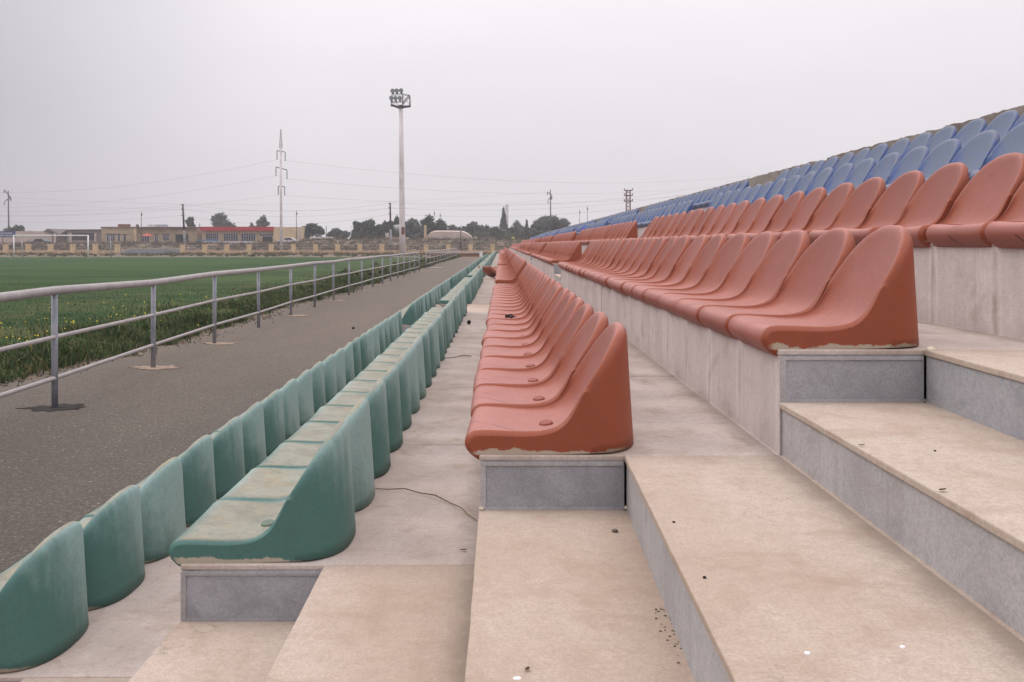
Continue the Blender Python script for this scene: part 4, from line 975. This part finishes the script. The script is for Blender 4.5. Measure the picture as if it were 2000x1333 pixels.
# ------------------------------------------------------------------ trees and scrub
def leafm(name, c):
    m = M(name, .85, .1).world(); n = m.noise(.9, 4, .7)
    m.col(m.mix(m.ramp(n, .35, .65), c, tuple(x * .62 for x in c[:3]) + (1,)))
    return m.m
LDK = leafm('leaf_dark', (.055, .076, .048, 1)); LMD = leafm('leaf_mid', (.070, .090, .055, 1)); LLT = leafm('leaf_pale', (.12, .115, .09, 1)); LGR = leafm('leaf_grey', (.105, .125, .10, 1))
BARK = simple('bark', (.07, .055, .045, 1), .95, .3, 3)
def tree(px0, px1, py0, pyb, Y, mat, lab, kind='round', dens=1.0, name='tree', trunk=True):
    cx = XY((px0 + px1) / 2, Y); hw = (px1 - px0) / 2 / F * Y; zt_ = ZY(py0, Y); zb_ = ZY(pyb, Y); gz = min(hill(cx, Y) , zb_) - .1
    rr = random.Random(int(px0 * 7 + px1))
    e = empty(name, (cx, Y, gz)); tag(e, lab, 'tree')
    H = zt_ - zb_
    lobes = []
    if kind == 'cone':
        for i in range(10):
            t = i / 9; lobes.append((cx + rr.gauss(0, .08 * hw), Y, zb_ + H * (.05 + .9 * t), hw * (1.0 - .75 * t) , H * .09))
    elif kind == 'pole':
        for i in range(7):
            t = i / 6; lobes.append((cx + rr.uniform(-.4, .4) * hw, Y + rr.uniform(-1, 1) * hw * .4, zb_ + H * (.12 + .72 * t), hw * .62, H * .14))
    else:
        n = 15 + int(hw * 1.5)
        for i in range(n):
            t = rr.uniform(-1, 1); u = rr.uniform(.10, .86); env = math.sqrt(max(.05, 1 - t * t * .62))
            z = zb_ + H * u * env; r = min(hw * .42, H * .26) * rr.uniform(.65, 1.15)
            lobes.append((cx + t * (hw - r * .45), Y + rr.uniform(-.6, .6) * hw, min(z, zt_ - r * .8), r, r * .85))
        lobes.append((cx + rr.uniform(-.3, .3) * hw, Y, zt_ - H * .2, hw * .34, H * .2))
    V = []; Fc = []
    lf = .20 * (Y / 200)
    tot = sum(l[3] * l[3] * l[4] ** .5 for l in lobes)
    N = int(dens * min(11000, 1800 + 300 * hw * max(H, 2)))
    for l in lobes:
        k = int(N * (l[3] * l[3] * l[4] ** .5) / tot)
        for _ in range(k):
            d = Vector((rr.gauss(0, 1), rr.gauss(0, 1), rr.gauss(0, 1))).normalized(); r = rr.random() ** .4 * (1 + .18 * rr.gauss(0, 1))
            c_ = Vector((l[0] + d.x * l[3] * r, l[1] + d.y * l[3] * r, l[2] + d.z * l[4] * r))
            if c_.z < zb_ - .2: continue
            a = Vector((rr.gauss(0, 1), rr.gauss(0, 1), rr.gauss(0, .7))).normalized(); b = a.cross(d + Vector((.01, .02, .03))).normalized()
            s = lf * rr.uniform(.6, 1.6); q = len(V)
            V += [(c_ + a * s)[:], (c_ + b * s * .7)[:], (c_ - a * s)[:], (c_ - b * s * .7)[:]]; Fc.append((q, q + 1, q + 2, q + 3))
    me = bpy.data.meshes.new('crown'); me.from_pydata(V, [], Fc)
    o = link('crown', me, mat, e); o.matrix_parent_inverse = Matrix.Translation(-e.location)
    if trunk:
        bm = bmesh.new(); tr_ = max(.09, hw * .05)
        tube(bm, [(cx, Y, gz), (cx + .1, Y, zb_ + H * .25), (cx - .05, Y, zb_ + H * .7)], [tr_ * 1.4, tr_, tr_ * .4], 7)
        for l in lobes[:7]: tube(bm, [(cx, Y, zb_ + H * .15), ((cx + l[0]) / 2, (Y + l[1]) / 2, (zb_ + H * .2 + l[2]) / 2), l[:3]], [tr_ * .6, tr_ * .4, tr_ * .15], 5)
        obj('trunk', bm, BARK, e)
    return e
tree(8, 62, 440, 470, 232, LDK, 'dark ragged trees peeping over the pale shed', dens=.6)
tree(364, 383, 424, 462, 225, LMD, 'narrow twin topped green tree beside the end of the stone building', 'pole')
tree(409, 457, 417, 470, 250, LGR, 'large rounded grey green tree rising behind the red fascia')
tree(484, 502, 435, 470, 270, LLT, 'small pale bush above the middle of the red fascia', dens=.5)
tree(498, 532, 421, 470, 250, LGR, 'loose grey green tree left of the white pylon above the red fascia', dens=.8)
tree(263, 272, 438, 465, 225, LMD, 'little tree top peeping over the stone building roof', dens=.5)
tree(586, 632, 436, 471, 205, LDK, 'dark round tree at the corner of the beige end block')
tree(640, 680, 446, 471, 225, LGR, 'lower hazy round tree beside the dark round one')
tree(683, 703, 432, 471, 215, LDK, 'narrow ragged dark tree at the left end of the grove', 'pole', .9)
tree(702, 745, 428, 471, 218, LDK, 'broad dark tree beside the second utility pole')
tree(738, 760, 432, 471, 222, LMD, 'mid green tree directly behind the second utility pole')
tree(756, 786, 422, 471, 215, LDK, 'tall dark tree just left of the floodlight mast')
tree(786, 830, 428, 471, 235, LGR, 'hazy grey green tree just right of the floodlight mast')
tree(820, 868, 419, 471, 217, LDK, 'tallest dark tree of the grove behind the chimney')
tree(868, 905, 440, 471, 260, LLT, 'pale low trees beyond the domed roof house', dens=.7)
tree(902, 945, 433, 468, 250, LLT, 'bare looking brownish pale tree in the hazy distance', dens=.7)
tree(893, 925, 442, 468, 232, LDK, 'dark low tree in front of the pale brownish one', dens=.8)
tree(940, 965, 440, 468, 240, LGR, 'grey green tree left of the tall conifer', dens=.7)
tree(955, 985, 444, 470, 230, LMD, 'bushy low tree at the foot of the tall conifer', dens=.8)
tree(977, 991, 407, 446, 280, LDK, 'tall dark pointed conifer next to the faint lattice mast', 'cone', .5)
tree(985, 1020, 443, 470, 235, LMD, 'spreading low tree right of the conifer foot', dens=.8)
tree(998, 1028, 431, 465, 290, LGR, 'distant grey tree left of the small pointed one', dens=.7)
tree(1025, 1033, 430, 455, 290, LDK, 'small pointed dark cypress above the scrub', 'cone', .3)
tree(1010, 1060, 446, 470, 225, LMD, 'scrubby tree low behind the last red seats')
tree(1040, 1112, 422, 470, 240, LGR, 'large hazy rounded tree at the end of the stand', dens=1.1)
def wood(name, n, x0, x1, Y0, Y1, topf, mat, lab, seed):
    rr = random.Random(seed); V = []; Fc = []
    for i in range(n):
        px = rr.uniform(x0, x1); Y = rr.uniform(Y0, Y1); t_ = topf(px) + 5 * noise.noise((px * .06, 1, 3)) + 3 * noise.noise((px * .25, Y, 0))
        py = rr.uniform(t_, 471); c0 = P(px, py, Y)
        for _ in range(5):
            c_ = c0 + Vector((rr.gauss(0, .35), rr.gauss(0, .5), rr.gauss(0, .28))); a = Vector((rr.gauss(0, 1), rr.gauss(0, 1), rr.gauss(0, 1))).normalized(); b = a.orthogonal().normalized(); s_ = rr.uniform(.12, .3); q = len(V)
            V += [(c_ + a * s_)[:], (c_ + b * s_)[:], (c_ - a * s_)[:]]; Fc.append((q, q + 1, q + 2))
    me = bpy.data.meshes.new(name); me.from_pydata(V, [], Fc); tag(link(name, me, mat), lab, 'woodland', None, 'stuff')
wood('far_woodland', 7000, 690, 1120, 300, 330, lambda p: 447 if p > 868 else 443, LGR, 'hazy far off woodland filling the gaps between the trees beyond the stadium', 11)
wood('low_thicket', 3500, 880, 1120, 228, 240, lambda p: 456, LMD, 'low brown green thicket at the foot of the trees behind the stand end', 12)
# scrub on the embankment: leaf clumps nobody could count
def scrub(name, n, fx_, fy, size, mat, lab, hh=.5, seed=3):
    rr = random.Random(seed); V = []; Fc = []
    for i in range(n):
        cx = fx_(rr); cy = fy(rr)
        if -65.5 < cx < -53 and cy < 172 and cy > 140: continue
        cz = hill(cx, cy); r = size * rr.uniform(.4, 1.3) * (1 if noise.noise((cx * .2, cy * .2, 7)) > -.15 else .35)
        for _ in range(int(26)):
            d = Vector((rr.gauss(0, .5), rr.gauss(0, .5), abs(rr.gauss(0, .5)) * hh)) * r; a = Vector((rr.gauss(0, 1), rr.gauss(0, 1), rr.gauss(0, 1))).normalized(); b = a.orthogonal().normalized(); s = rr.uniform(.06, .15); q = len(V)
            c_ = Vector((cx, cy, cz)) + d
            V += [(c_ + a * s)[:], (c_ + b * s)[:], (c_ - a * s)[:]]; Fc.append((q, q + 1, q + 2))
    me = bpy.data.meshes.new(name); me.from_pydata(V, [], Fc); tag(link(name, me, mat), lab, 'scrub', None, 'stuff')
fy1 = lambda r: 163.5 + 18 * r.random() ** .8
def fxa(r):
    while True:
        x = r.uniform(-105, 8)
        return x
scrub('dark_scrub', 1300, fxa, fy1, 1.0, leafm('scrub_dark', (.070, .064, .046, 1)), 'dark scrub covering the bank behind the boundary wall', .55, 3)
scrub('straw_scrub', 1100, fxa, fy1, .9, leafm('scrub_straw', (.25, .185, .135, 1)), 'dry straw coloured scrub covering the bank behind the boundary wall', .5, 4)
scrub('wall_foot_weeds', 800, lambda r: r.uniform(-90, 2), lambda r: 118 + 40 * r.random() ** .7, .5, leafm('weeds_brown', (.10, .095, .045, 1)), 'brown and green weeds between the pitch and the boundary wall', .55, 6)
scrub('far_weeds', 420, lambda r: -5.0 - abs(r.gauss(0, 1.2)), lambda r: 45 + 75 * r.random(), .3, leafm('weeds_green', (.085, .095, .04, 1)), 'patchy brown green weeds along the far stretch of railing', .6, 8)

# ------------------------------------------------------------------ haze
bm = B(-420, 420, -25, 420, -1.2, 30)
hz = bpy.data.materials.new('haze_air'); hz.use_nodes = True; t = hz.node_tree; t.nodes.clear()
ho = t.nodes.new('ShaderNodeOutputMaterial'); hv = t.nodes.new('ShaderNodeVolumePrincipled')
hv.inputs['Color'].default_value = (.86, .84, .88, 1); hv.inputs['Density'].default_value = .0008; hv.inputs['Anisotropy'].default_value = .1
t.links.new(hv.outputs[0], ho.inputs['Volume'])
tag(obj('haze', bm, hz), 'thin pale haze in the air over the whole stadium', 'haze', None, 'stuff')
